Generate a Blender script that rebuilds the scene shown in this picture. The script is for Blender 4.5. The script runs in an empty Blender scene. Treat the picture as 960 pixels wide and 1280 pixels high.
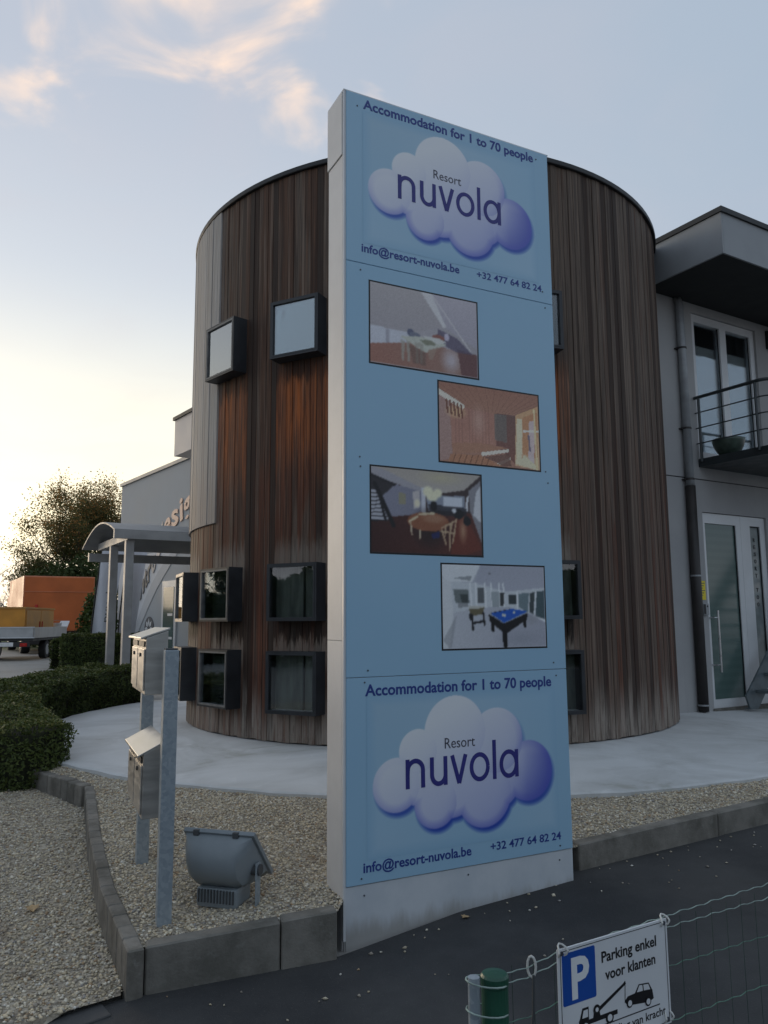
import bpy, bmesh, math, random
import numpy as np
from mathutils import Vector, Matrix
random.seed(7); rng = np.random.default_rng(11)
R = math.radians
scene = bpy.context.scene
col = scene.collection

# ------------------------------------------------------------------ camera
EYE = Vector((0, 0, 1.6)); FPX = 980.0
PITCH, ROLL = 0.1367, -0.0067
_f = Vector((0, math.cos(PITCH), math.sin(PITCH))); _u = Vector((0, -math.sin(PITCH), math.cos(PITCH))); _r = Vector((1, 0, 0))
AX_R = _r * math.cos(ROLL) + _u * math.sin(ROLL); AX_U = -_r * math.sin(ROLL) + _u * math.cos(ROLL); AX_F = _f
cd = bpy.data.cameras.new('camera'); cam = bpy.data.objects.new('camera', cd); col.objects.link(cam)
cd.sensor_fit = 'VERTICAL'; cd.sensor_height = 36.0; cd.sensor_width = 27.0; cd.lens = FPX / 1280 * 36
cd.clip_start = 0.05; cd.clip_end = 3000
cam.matrix_world = Matrix(((AX_R.x, AX_U.x, -AX_F.x, EYE.x), (AX_R.y, AX_U.y, -AX_F.y, EYE.y), (AX_R.z, AX_U.z, -AX_F.z, EYE.z), (0, 0, 0, 1)))
scene.camera = cam

# ------------------------------------------------------------------ sky and sun
SUN_AZ, SUN_EL = R(-44), R(6.0)          # azimuth from +Y, negative = to the left
sun_dir = Vector((math.sin(SUN_AZ) * math.cos(SUN_EL), math.cos(SUN_AZ) * math.cos(SUN_EL), math.sin(SUN_EL)))
world = bpy.data.worlds.new('World'); scene.world = world; world.use_nodes = True
wt = world.node_tree; wt.nodes.clear()
def wn(t, **k):
    n = wt.nodes.new(t)
    for a, b in k.items(): setattr(n, a, b)
    return n
def wl(a, b): wt.links.new(a, b)
def wmath(op, a, b=None, c=None, clamp=False):
    n = wn('ShaderNodeMath', operation=op); n.use_clamp = clamp
    for i, v in enumerate((a, b, c)):
        if v is None: continue
        if isinstance(v, (int, float)): n.inputs[i].default_value = v
        else: wl(v, n.inputs[i])
    return n.outputs[0]
def wmix(f, a, b):
    n = wn('ShaderNodeMix', data_type='RGBA')
    for i, v in ((0, f), (6, a), (7, b)):
        if isinstance(v, (int, float)): n.inputs[i].default_value = v
        elif isinstance(v, tuple): n.inputs[i].default_value = (*v, 1)
        else: wl(v, n.inputs[i])
    return n.outputs[2]
def wramp(x, lo, hi):
    n = wn('ShaderNodeMapRange'); n.interpolation_type = 'SMOOTHSTEP'; wl(x, n.inputs[0])
    n.inputs[1].default_value = lo; n.inputs[2].default_value = hi
    return n.outputs[0]
sky = wn('ShaderNodeTexSky', sky_type='NISHITA'); sky.sun_disc = False
sky.sun_elevation = SUN_EL; sky.sun_rotation = SUN_AZ; sky.air_density = 1.0; sky.dust_density = 1.5; sky.ozone_density = 1.5; sky.altitude = 50
tc = wn('ShaderNodeTexCoord'); sep = wn('ShaderNodeSeparateXYZ'); wl(tc.outputs['Generated'], sep.inputs[0])
dz = wmath('MAXIMUM', sep.outputs[2], 0.0)
vd = wn('ShaderNodeVectorMath', operation='DOT_PRODUCT'); wl(tc.outputs['Generated'], vd.inputs[0]); vd.inputs[1].default_value = sun_dir
dots = vd.outputs['Value']
# thin high veil of evening cloud: cream towards the sun, pale grey-blue away from it
near_sun = wramp(dots, 0.25, 0.97)
low = wramp(dz, 0.42, 0.0)
veil = wmix(near_sun, (4.3, 5.2, 6.35), wmix(wramp(dz, 0.2, 0.62), (7.8, 8.3, 8.7), (5.3, 5.8, 6.8)))
glow = wmath('MULTIPLY', wramp(dots, 0.45, 0.95), low)
veil = wmix(glow, veil, (16.5, 14.2, 8.9))
veil = wmix(wmath('MULTIPLY', wramp(dz, 0.11, 0.05), 0.55), veil, (9.6, 8.6, 8.6))
hsv = wn('ShaderNodeHueSaturation'); hsv.inputs['Saturation'].default_value = 0.6; wl(sky.outputs[0], hsv.inputs['Color'])
base = wmix(0.80, hsv.outputs[0], veil)
# drifting cloud patches lit peach from below
den = wmath('ADD', dz, 0.12)
cx_ = wmath('DIVIDE', sep.outputs[0], den); cy_ = wmath('DIVIDE', sep.outputs[1], den)
cmb = wn('ShaderNodeCombineXYZ'); wl(cx_, cmb.inputs[0]); wl(cy_, cmb.inputs[1])
def wnoise(scale, off, det=6.0, dist=0.6):
    m = wn('ShaderNodeMapping'); m.inputs['Location'].default_value = off; wl(cmb.outputs[0], m.inputs[0])
    n = wn('ShaderNodeTexNoise'); n.inputs['Scale'].default_value = scale; n.inputs['Detail'].default_value = det; n.inputs['Distortion'].default_value = dist
    wl(m.outputs[0], n.inputs['Vector']); return n.outputs[0]
c1 = wramp(wnoise(1.5, (0.35, 0.15, 0.0)), 0.53, 0.74)
c2 = wramp(wnoise(3.2, (2.0, 1.0, 0.0), 7.0), 0.40, 0.75)
high = wramp(dz, 0.28, 0.55)
vc = wn('ShaderNodeVectorMath', operation='DOT_PRODUCT'); wl(tc.outputs['Generated'], vc.inputs[0]); vc.inputs[1].default_value = (AX_F + AX_R * ((215 - 480) / 980) + AX_U * (815 / 980)).normalized()
c3 = wramp(wnoise(4.2, (0.75, 0.25, 0.0), 8.0, 0.6), 0.36, 0.70)
bank = wramp(wmath('ADD', vc.outputs['Value'], wmath('MULTIPLY', wmath('SUBTRACT', c3, 0.5), 0.045)), 0.962, 1.010)
cm = wmath('MULTIPLY', wmath('ADD', wmath('MULTIPLY', c1, 0.06), wmath('MULTIPLY', bank, wmath('ADD', wmath('MULTIPLY', c3, 0.9), 0.1)), None, True), high)
base = wmix(wmath('MULTIPLY', cm, 0.75), base, (12.0, 8.7, 6.2))
base = wmix(wmath('MULTIPLY', c2, 0.10), base, (6.0, 5.2, 5.4))
bg = wn('ShaderNodeBackground'); bg.inputs['Strength'].default_value = 0.085; wl(base, bg.inputs['Color'])
wo = wn('ShaderNodeOutputWorld'); wl(bg.outputs[0], wo.inputs['Surface'])
ld = bpy.data.lights.new('sun', 'SUN'); ld.energy = 0.65; ld.angle = R(25); ld.color = (1.0, 0.78, 0.55)
sun = bpy.data.objects.new('sun', ld); col.objects.link(sun)
sun.rotation_euler = sun_dir.to_track_quat('Z', 'Y').to_euler()
scene.view_settings.view_transform = 'Standard'; scene.view_settings.look = 'None'
scene.view_settings.gamma = 1.0; scene.view_settings.exposure = 0.45; scene.view_settings.use_curve_mapping = False
scene.render.engine = 'CYCLES'

# ------------------------------------------------------------------ pixel helpers (photo pixels give directions only)
def ray(px, py): return AX_F + AX_R * ((px - 480) / FPX) - AX_U * ((py - 640) / FPX)
def on_z(px, py, z):
    d = ray(px, py); return EYE + d * ((z - EYE.z) / d.z)
def on_plane(px, py, p0, n):
    d = ray(px, py); return EYE + d * ((p0 - EYE).dot(n) / d.dot(n))
def at_y(px, py, y):
    d = ray(px, py); return EYE + d * (y / d.y)

# ------------------------------------------------------------------ materials
MATS = {}
class NT:
    def __init__(s, name):
        s.m = bpy.data.materials.new(name); s.m.use_nodes = True; s.t = s.m.node_tree
        s.b = s.t.nodes['Principled BSDF']; s.out = s.t.nodes['Material Output']
    def n(s, t, **k):
        x = s.t.nodes.new(t)
        for a, b in k.items(): setattr(x, a, b)
        return x
    def l(s, a, b): s.t.links.new(a, b)
    def setv(s, sock, v):
        if isinstance(v, (int, float)): sock.default_value = v
        elif isinstance(v, tuple): sock.default_value = (*v, 1) if len(v) == 3 and sock.type == 'RGBA' else v
        else: s.l(v, sock)
    def math(s, op, a, b=None, clamp=False):
        x = s.n('ShaderNodeMath', operation=op); x.use_clamp = clamp; s.setv(x.inputs[0], a)
        if b is not None: s.setv(x.inputs[1], b)
        return x.outputs[0]
    def mix(s, f, a, b, mode='MIX'):
        x = s.n('ShaderNodeMix', data_type='RGBA', blend_type=mode); s.setv(x.inputs[0], f); s.setv(x.inputs[6], a); s.setv(x.inputs[7], b); return x.outputs[2]
    def sm(s, x, lo, hi, a=0.0, b=1.0):
        m = s.n('ShaderNodeMapRange'); m.interpolation_type = 'SMOOTHSTEP'; s.setv(m.inputs[0], x)
        m.inputs[1].default_value = lo; m.inputs[2].default_value = hi; m.inputs[3].default_value = a; m.inputs[4].default_value = b
        return m.outputs[0]
    def coord(s, kind='Object', scale=(1, 1, 1)):
        c = s.n('ShaderNodeTexCoord'); m = s.n('ShaderNodeMapping'); m.inputs['Scale'].default_value = scale
        if kind == 'World':
            g = s.n('ShaderNodeNewGeometry'); s.l(g.outputs['Position'], m.inputs[0])
        else: s.l(c.outputs[kind], m.inputs[0])
        return m.outputs[0]
    def noise(s, vec, scale, det=4.0, rough=0.55, dist=0.0):
        x = s.n('ShaderNodeTexNoise'); x.inputs['Scale'].default_value = scale; x.inputs['Detail'].default_value = det
        x.inputs['Roughness'].default_value = rough; x.inputs['Distortion'].default_value = dist; s.l(vec, x.inputs['Vector']); return x.outputs[0]
    def bump(s, h, strength=0.3, dist=0.01):
        x = s.n('ShaderNodeBump'); x.inputs['Strength'].default_value = strength; x.inputs['Distance'].default_value = dist; s.l(h, x.inputs['Height'])
        s.l(x.outputs[0], s.b.inputs['Normal'])
    def fin(s, colr, rough=0.6, metal=0.0, spec=None):
        s.setv(s.b.inputs['Base Color'], colr); s.setv(s.b.inputs['Roughness'], rough); s.setv(s.b.inputs['Metallic'], metal)
        if spec is not None: s.b.inputs['Specular IOR Level'].default_value = spec
        return s.m
def simple(name, c, rough=0.55, metal=0.0, var=0.12, scale=6.0, bump=0.0, spec=None, stretch=(1, 1, 1)):
    k = NT(name); v = k.coord('World', stretch); nz = k.noise(v, scale, 5.0)
    dark = tuple(max(0, x * (1 - var)) for x in c); lite = tuple(min(1, x * (1 + var)) for x in c)
    cc = k.mix(k.sm(nz, 0.3, 0.7), dark, lite)
    if bump: k.bump(k.noise(v, scale * 12, 3.0), bump, 0.004)
    rr = k.sm(nz, 0.2, 0.8, max(0.02, rough - 0.08), min(1, rough + 0.08))
    return k.fin(cc, rr, metal, spec)
def M(name): return MATS[name]

# asphalt
k = NT('asphalt'); v = k.coord('World')
n1 = k.noise(v, 0.9, 6.0, 0.6); n2 = k.noise(v, 160.0, 3.0, 0.7); n3 = k.noise(v, 6.0, 5.0)
c = k.mix(k.sm(n1, 0.35, 0.7), (0.036, 0.037, 0.039), (0.070, 0.070, 0.070))
c = k.mix(k.sm(n2, 0.60, 0.78), c, (0.16, 0.155, 0.145)); c = k.mix(k.sm(n3, 0.62, 0.8), c, (0.062, 0.06, 0.056))
k.bump(n2, 0.6, 0.004); MATS['asphalt'] = k.fin(c, k.sm(n3, 0.3, 0.7, 0.78, 0.95), spec=0.3)
# gravel sheet under the loose stones
k = NT('gravel_sheet'); v = k.coord('World'); vo = k.n('ShaderNodeTexVoronoi'); vo.inputs['Scale'].default_value = 55; k.l(v, vo.inputs['Vector'])
sc = k.n('ShaderNodeSeparateColor'); k.l(vo.outputs['Color'], sc.inputs[0])
n1 = k.noise(v, 0.7, 5.0); n3 = k.noise(v, 3.5, 4.0)
c = k.mix(sc.outputs[0], (0.22, 0.19, 0.15), (0.58, 0.52, 0.42)); c = k.mix(k.sm(n1, 0.4, 0.7, 0.0, 0.35), c, (0.30, 0.27, 0.22))
c = k.mix(k.sm(n3, 0.6, 0.75, 0, 0.5), c, (0.20, 0.145, 0.09))
k.bump(vo.outputs['Distance'], 0.8, 0.012); MATS['gravel_sheet'] = k.fin(c, 0.9, spec=0.25)
# loose stones with one colour each
k = NT('gravel_stone'); a = k.n('ShaderNodeAttribute', attribute_name='Col'); nz = k.noise(k.coord('World'), 3.5, 4.0)
c = k.mix(k.sm(nz, 0.58, 0.75, 0, 0.4), a.outputs['Color'], (0.24, 0.165, 0.10)); MATS['gravel_stone'] = k.fin(c, 0.85, spec=0.3)
# far terrain
k = NT('terrain'); v = k.coord('World'); n1 = k.noise(v, 0.05, 6.0); n2 = k.noise(v, 30, 4.0); n3 = k.noise(v, 1.2, 4.0)
c = k.mix(n2, (0.23, 0.225, 0.215), (0.43, 0.42, 0.40)); c = k.mix(k.sm(n3, 0.45, 0.7, 0, 0.4), c, (0.25, 0.235, 0.2)); sx = k.n('ShaderNodeSeparateXYZ'); k.l(v, sx.inputs[0])
c = k.mix(k.sm(k.math('ADD', sx.outputs[1], k.math('MULTIPLY', n1, 8)), 33, 40), c, (0.055, 0.08, 0.025)); k.bump(n2, 0.5, 0.01); MATS['terrain'] = k.fin(c, 0.92, spec=0.2)
# concrete apron
k = NT('apron_concrete'); v = k.coord('World'); n1 = k.noise(v, 0.9, 6.0, 0.62, 1.2); n2 = k.noise(v, 60, 4.0); n3 = k.noise(v, 5, 5.0, 0.6, 0.8)
c = k.mix(k.sm(n1, 0.35, 0.7), (0.60, 0.615, 0.62), (0.46, 0.47, 0.465)); c = k.mix(k.sm(n1, 0.60, 0.70, 0, 0.45), c, (0.30, 0.30, 0.25))
c = k.mix(k.sm(n3, 0.55, 0.75, 0, 0.4), c, (0.70, 0.71, 0.71)); k.bump(n2, 0.25, 0.003); MATS['apron'] = k.fin(c, 0.85, spec=0.3)
# kerb concrete
k = NT('kerb_concrete'); v = k.coord('World'); oi = k.n('ShaderNodeObjectInfo'); n1 = k.noise(v, 5, 6.0, 0.65); n2 = k.noise(v, 90, 3.0); n3 = k.noise(v, 22, 5.0)
c = k.mix(k.sm(n1, 0.3, 0.7), (0.125, 0.117, 0.10), (0.27, 0.25, 0.22)); c = k.mix(k.sm(n3, 0.58, 0.72, 0, 0.5), c, (0.28, 0.27, 0.245))
c = k.mix(k.math('MULTIPLY', oi.outputs['Random'], 0.35), c, (0.11, 0.11, 0.10)); k.bump(n2, 0.6, 0.004); MATS['kerb'] = k.fin(c, 0.92, spec=0.25)
k = NT('dark_paver'); v = k.coord('World'); n1 = k.noise(v, 8, 5.0); n2 = k.noise(v, 120, 3.0)
c = k.mix(n1, (0.035, 0.036, 0.038), (0.085, 0.085, 0.085)); k.bump(n2, 0.5, 0.003); MATS['dark_paver'] = k.fin(c, 0.85)

# weathered tower boards: object colour r = under an upper window, g = under/over a lower window, b = tone, a = silvering
k = NT('tower_board'); oi = k.n('ShaderNodeObjectInfo'); scn = k.n('ShaderNodeSeparateColor'); k.l(oi.outputs['Color'], scn.inputs[0])
r_, g_, b_ = scn.outputs[0], scn.outputs[1], scn.outputs[2]; a_ = oi.outputs['Alpha']
geo = k.n('ShaderNodeNewGeometry'); sp = k.n('ShaderNodeSeparateXYZ'); k.l(geo.outputs['Position'], sp.inputs[0]); z = sp.outputs[2]
rnd = oi.outputs['Random']
gm = k.n('ShaderNodeMapping'); gm.inputs['Scale'].default_value = (70, 70, 1.6); k.l(geo.outputs['Position'], gm.inputs[0])
grain = k.noise(gm.outputs[0], 1.0, 6.0, 0.65, 0.4)
gm2 = k.n('ShaderNodeMapping'); gm2.inputs['Scale'].default_value = (14, 14, 0.8); k.l(geo.outputs['Position'], gm2.inputs[0])
patch = k.noise(gm2.outputs[0], 1.0, 5.0, 0.6, 0.6)
gm3 = k.n('ShaderNodeMapping'); gm3.inputs['Scale'].default_value = (30, 30, 3.0); k.l(geo.outputs['Position'], gm3.inputs[0])
streak = k.noise(gm3.outputs[0], 1.0, 6.0, 0.7, 0.5)
zz = k.math('ADD', z, k.math('MULTIPLY', k.math('SUBTRACT', streak, 0.5), 0.55))
zr = k.math('ADD', zz, k.math('MULTIPLY', k.math('SUBTRACT', rnd, 0.5), 0.35))
brown = k.mix(k.sm(grain, 0.3, 0.72), (0.040, 0.022, 0.015), (0.130, 0.070, 0.045))
greyc = k.mix(k.sm(grain, 0.28, 0.75), (0.058, 0.043, 0.034), (0.170, 0.128, 0.100))
redc = k.mix(k.sm(grain, 0.3, 0.7), (0.050, 0.018, 0.011), (0.165, 0.058, 0.032))
tone = k.math('ADD', b_, k.math('MULTIPLY', k.math('SUBTRACT', patch, 0.5), 1.9), True)
c = k.mix(k.sm(tone, 0.25, 0.75), brown, greyc)
gm4 = k.n('ShaderNodeMapping'); gm4.inputs['Scale'].default_value = (22, 22, 0.35); k.l(geo.outputs['Position'], gm4.inputs[0])
long_ = k.noise(gm4.outputs[0], 1.0, 3.0, 0.6)
c = k.mix(k.sm(long_, 0.56, 0.70, 0, 0.6), c, (0.225, 0.175, 0.140)); c = k.mix(k.sm(long_, 0.45, 0.32, 0, 0.75), c, (0.028, 0.016, 0.012))
c = k.mix(k.math('MULTIPLY', k.sm(zr, 3.9, 2.6), k.math('MULTIPLY', k.sm(patch, 0.62, 0.40, 0.15, 0.85), k.sm(b_, 0.35, 0.8, 1.0, 0.3))), c, redc)
c = k.mix(k.math('MULTIPLY', k.sm(k.math('FRACT', k.math('MULTIPLY', rnd, 13.7)), 0.66, 0.74), 0.72), c, (0.022, 0.013, 0.010))
# unbleached orange wood sheltered below the upper windows, with a dark drip stain on top
shelter = k.math('MULTIPLY', k.math('MULTIPLY', k.sm(zr, 2.75, 3.55), k.sm(zz, 4.20, 3.92)), r_)
orange = k.mix(k.sm(grain, 0.35, 0.65), (0.11, 0.028, 0.008), (0.50, 0.145, 0.036))
c = k.mix(k.math('MULTIPLY', shelter, k.sm(patch, 0.28, 0.58, 0.3, 1.0)), c, orange)
drip = k.math('MULTIPLY', k.math('MULTIPLY', k.sm(zz, 3.86, 3.98), k.sm(z, 4.5, 4.3)), r_)
c = k.mix(k.math('MULTIPLY', drip, 0.9), c, (0.014, 0.009, 0.007))
# lower windows: mould stain between the two rows, bleached fringe above each box
mould = k.math('MULTIPLY', k.math('MULTIPLY', k.sm(zz, 1.36, 1.47), k.sm(z, 1.85, 1.70)), g_)
c = k.mix(k.math('MULTIPLY', mould, 0.92), c, (0.013, 0.009, 0.007))
fr = k.math('MULTIPLY', k.math('MULTIPLY', k.sm(zz, 2.42, 2.18), k.sm(z, 1.9, 2.05)), g_)
fr2 = k.math('MULTIPLY', k.math('MULTIPLY', k.sm(zz, 1.46, 1.36), k.sm(z, 1.1, 1.25)), g_)
c = k.mix(k.math('MULTIPLY', k.math('ADD', fr, fr2, True), 0.6), c, (0.26, 0.225, 0.19))
# splash zone at the foot
foot = k.math('MULTIPLY', k.sm(zr, 0.98, 0.58), k.sm(streak, 0.35, 0.62, 0.25, 1.0))
c = k.mix(k.math('MULTIPLY', foot, 0.75), c, (0.33, 0.29, 0.25))
# silver-grey boards on the weather side
silver = k.mix(k.sm(grain, 0.3, 0.75), (0.27, 0.255, 0.24), (0.50, 0.485, 0.47))
silver = k.mix(k.math('MULTIPLY', k.sm(zz, 3.5, 2.75), 0.35), silver, (0.30, 0.22, 0.17))
c = k.mix(a_, c, silver)
k.bump(grain, 0.35, 0.004); MATS['board'] = k.fin(c, k.sm(grain, 0.2, 0.8, 0.62, 0.86), spec=0.3)

MATS['core'] = simple('tower_core', (0.022, 0.016, 0.013), 0.9)
MATS['black_metal'] = simple('black_metal', (0.012, 0.013, 0.015), 0.55, 0.0, 0.2, 9)
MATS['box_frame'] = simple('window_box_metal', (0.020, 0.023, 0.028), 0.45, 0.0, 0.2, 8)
MATS['box_frame_light'] = simple('pale_frame_metal', (0.14, 0.14, 0.14), 0.5, 0.0, 0.25, 14)  # paler grey frame metal for the left-hand window boxes
MATS['interior'] = simple('dark_interior', (0.030, 0.038, 0.034), 0.8, var=0.5, scale=2.5)
MATS['curtain'] = simple('grey_green_curtain', (0.115, 0.132, 0.118), 0.8, var=0.3, scale=3, stretch=(6, 6, 1))
MATS['blind'] = simple('white_blind', (0.90, 0.95, 0.94), 0.7, var=0.06)
def glass(name, refl, tint, rough=0.015):
    k = NT(name); k.t.nodes.remove(k.b)
    g = k.n('ShaderNodeBsdfGlossy'); g.inputs['Roughness'].default_value = rough; g.inputs['Color'].default_value = (0.92, 0.96, 1.0, 1)
    t = k.n('ShaderNodeBsdfTransparent'); t.inputs['Color'].default_value = (*tint, 1)
    f = k.n('ShaderNodeLayerWeight'); f.inputs['Blend'].default_value = 0.35
    nz = k.noise(k.coord('World'), 2.2, 3.0); bp = k.n('ShaderNodeBump'); bp.inputs['Strength'].default_value = 0.02; bp.inputs['Distance'].default_value = 0.05; k.l(nz, bp.inputs['Height']); k.l(bp.outputs[0], g.inputs['Normal'])
    ff = k.math('ADD', k.math('MULTIPLY', f.outputs['Fresnel'], 0.9), refl, True)
    mx = k.n('ShaderNodeMixShader'); k.l(ff, mx.inputs[0]); k.l(t.outputs[0], mx.inputs[1]); k.l(g.outputs[0], mx.inputs[2]); k.l(mx.outputs[0], k.out.inputs['Surface'])
    return k.m
MATS['glass'] = glass('coated_glass', 0.28, (0.55, 0.62, 0.60))
MATS['glass_soft'] = glass('window_glass', 0.0, (0.97, 0.985, 0.98))
MATS['render_grey'] = None
k = NT('grey_render'); v = k.coord('World'); n1 = k.noise(v, 0.8, 6.0, 0.6); n2 = k.noise(v, 140, 3.0); gm = k.coord('World', (9, 9, 0.5)); n3 = k.noise(gm, 1.0, 5.0, 0.65)
c = k.mix(k.sm(n1, 0.3, 0.7), (0.33, 0.33, 0.335), (0.39, 0.39, 0.39)); c = k.mix(k.sm(n3, 0.55, 0.8, 0, 0.4), c, (0.27, 0.27, 0.265)); k.bump(n2, 0.35, 0.003); MATS['render_grey'] = k.fin(c, 0.9, spec=0.25)
MATS['fascia'] = simple('fascia_metal', (0.24, 0.255, 0.27), 0.5, 0.0, 0.1, 1.5)
MATS['trim'] = simple('roof_trim', (0.018, 0.021, 0.024), 0.6)
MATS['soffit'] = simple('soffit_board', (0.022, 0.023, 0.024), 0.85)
MATS['white_alu'] = simple('white_aluminium', (0.62, 0.635, 0.65), 0.4, 0.0, 0.05, 3)
MATS['door_glass'] = None
k = NT('frosted_door_glass'); v = k.coord('World', (1, 1, 1)); wv = k.n('ShaderNodeTexWave', wave_type='BANDS', bands_direction='Z'); wv.inputs['Scale'].default_value = 3.2; k.l(v, wv.inputs[0])
c = k.mix(k.sm(wv.outputs[1], 0.42, 0.58, 0.0, 0.35), (0.085, 0.135, 0.125), (0.11, 0.165, 0.155)); MATS['door_glass'] = k.fin(c, 0.16, spec=0.5)
MATS['side_glass'] = simple('sidelight_glass', (0.22, 0.25, 0.25), 0.2, var=0.15)
MATS['zinc'] = simple('zinc_pipe', (0.30, 0.315, 0.33), 0.5, 0.3, 0.15, 5)
MATS['cast_iron'] = simple('dark_pipe', (0.032, 0.028, 0.027), 0.55, 0.0, 0.2, 6)
MATS['steel'] = simple('brushed_steel', (0.55, 0.55, 0.55), 0.3, 0.9, 0.1, 12)
MATS['galv'] = None
k = NT('galvanised_steel'); v = k.coord('World'); vo = k.n('ShaderNodeTexVoronoi'); vo.inputs['Scale'].default_value = 60; k.l(v, vo.inputs['Vector']); sc = k.n('ShaderNodeSeparateColor'); k.l(vo.outputs['Color'], sc.inputs[0])
c = k.mix(sc.outputs[0], (0.27, 0.32, 0.36), (0.36, 0.41, 0.45)); c = k.mix(k.sm(k.noise(v, 9, 5), 0.55, 0.75, 0, 0.4), c, (0.45, 0.48, 0.5)); MATS['galv'] = k.fin(c, 0.5, 0.35)
MATS['mail_metal'] = simple('mailbox_steel', (0.50, 0.485, 0.46), 0.36, 0.75, 0.1, 7, stretch=(1, 1, 6))
MATS['mail_dark'] = simple('mailbox_slot', (0.05, 0.05, 0.05), 0.5)
MATS['flood'] = simple('floodlight_paint', (0.22, 0.25, 0.27), 0.42, 0.0, 0.1, 5)
MATS['flood_dark'] = simple('floodlight_dark', (0.06, 0.065, 0.07), 0.55)
MATS['rail'] = simple('railing_metal', (0.040, 0.048, 0.052), 0.4, 0.3)
MATS['bowl'] = simple('glazed_bowl', (0.05, 0.075, 0.06), 0.35, var=0.35, scale=10)
MATS['stair'] = simple('stair_steel', (0.13, 0.16, 0.175), 0.5, 0.3, 0.2, 6)
MATS['yellow'] = simple('yellow_paper', (0.75, 0.60, 0.03), 0.6, var=0.08)
MATS['sign_white'] = None
k = NT('sign_body'); v = k.coord('World'); n1 = k.noise(v, 2.0, 6.0, 0.65); gm = k.coord('World', (25, 25, 1.2)); n3 = k.noise(gm, 1.0, 5.0, 0.7)
c = k.mix(k.sm(n1, 0.3, 0.7), (0.58, 0.575, 0.57), (0.66, 0.655, 0.65)); c = k.mix(k.sm(n3, 0.60, 0.82, 0, 0.35), c, (0.36, 0.34, 0.31)); MATS['sign_white'] = k.fin(c, 0.5, spec=0.4)
k = NT('plinth_panel'); v = k.coord('World'); n1 = k.noise(v, 4.0, 6.0, 0.65); sx = k.n('ShaderNodeSeparateXYZ'); k.l(v, sx.inputs[0]); gm = k.coord('World', (12, 12, 2)); n3 = k.noise(gm, 1.0, 5.0, 0.7)
c = k.mix(k.sm(n1, 0.3, 0.7), (0.52, 0.56, 0.60), (0.60, 0.63, 0.66)); c = k.mix(k.math('MULTIPLY', k.sm(k.math('SUBTRACT', sx.outputs[2], k.math('MULTIPLY', n3, 0.16)), 0.12, 0.02), 0.6), c, (0.24, 0.21, 0.17)); MATS['plinth'] = k.fin(c, 0.55)
k = NT('sign_blue'); v = k.coord('World'); n1 = k.noise(v, 1.1, 5.0); gm = k.coord('World', (20, 20, 0.9)); n3 = k.noise(gm, 1.0, 5.0, 0.7)
c = k.mix(k.sm(n1, 0.3, 0.7), (0.315, 0.515, 0.68), (0.335, 0.535, 0.695)); c = k.mix(k.sm(n3, 0.55, 0.85, 0, 0.12), c, (0.40, 0.52, 0.62)); MATS['sign_blue'] = k.fin(c, 0.42, spec=0.45)
MATS['print_navy'] = simple('navy_ink', (0.020, 0.045, 0.24), 0.5, var=0.05)
MATS['print_violet'] = simple('violet_ink', (0.028, 0.028, 0.21), 0.5, var=0.05)
MATS['print_grey'] = simple('grey_ink', (0.06, 0.06, 0.09), 0.5, var=0.05)
MATS['print_black'] = simple('black_ink', (0.008, 0.008, 0.010), 0.5, var=0.05)
k = NT('photo_print'); a = k.n('ShaderNodeAttribute', attribute_name='Col'); MATS['print'] = k.fin(a.outputs['Color'], 0.38, spec=0.45)
MATS['screw'] = simple('screw_head', (0.10, 0.11, 0.13), 0.4, 0.5)
MATS['hall'] = simple('hall_render', (0.40, 0.415, 0.425), 0.85, var=0.05, scale=0.6, bump=0.1)
MATS['hall_light'] = simple('hall_swoosh_white', (0.60, 0.605, 0.62), 0.8, var=0.05, scale=0.8)
MATS['hall_mid'] = simple('hall_swoosh_edge', (0.50, 0.505, 0.515), 0.8, var=0.05, scale=0.8)
MATS['hall_vol'] = simple('hall_upper_panel', (0.62, 0.56, 0.52), 0.6, var=0.04, scale=1.0)
MATS['letter_dark'] = simple('letter_dark', (0.13, 0.13, 0.135), 0.6)
MATS['letter_mid'] = simple('letter_mid', (0.36, 0.345, 0.335), 0.6)
MATS['letter_pale'] = simple('letter_pale', (0.60, 0.54, 0.50), 0.6)
MATS['letter_peach'] = simple('letter_peach', (0.80, 0.55, 0.42), 0.6)
MATS['canopy_metal'] = simple('canopy_steel', (0.36, 0.355, 0.35), 0.55, 0.1, 0.12, 3)
MATS['canopy_sheet'] = simple('canopy_sheet', (0.26, 0.26, 0.26), 0.55, 0.1, 0.15, 3)
MATS['flag'] = simple('flag_cloth', (0.66, 0.67, 0.72), 0.8, var=0.05, scale=2)
MATS['orange_truck'] = simple('orange_panel', (0.52, 0.135, 0.035), 0.5, var=0.12, scale=1.2)
MATS['orange_truck2'] = simple('orange_panel_pale', (0.60, 0.22, 0.11), 0.5, var=0.10, scale=1.2)
MATS['orange_box'] = simple('site_box_orange', (0.62, 0.27, 0.035), 0.55, var=0.12, scale=2)
MATS['orange_door'] = simple('site_box_door', (0.50, 0.25, 0.06), 0.55, var=0.12, scale=2)
MATS['rubber'] = simple('rubber', (0.018, 0.018, 0.018), 0.8)
MATS['trailer_alu'] = simple('trailer_aluminium', (0.45, 0.455, 0.46), 0.45, 0.4, 0.1, 4)
MATS['chassis'] = simple('chassis', (0.03, 0.03, 0.03), 0.6)
MATS['red_lens'] = simple('red_lens', (0.45, 0.02, 0.015), 0.25)
MATS['white_plastic'] = simple('white_plastic', (0.72, 0.72, 0.72), 0.45)
MATS['fence_green'] = simple('fence_green', (0.014, 0.075, 0.046), 0.4, var=0.15)
MATS['wire_green'] = simple('wire_green', (0.075, 0.17, 0.125), 0.45, var=0.3, scale=30)
MATS['wire_dark'] = simple('wire_dark', (0.02, 0.05, 0.04), 0.5)
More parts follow.
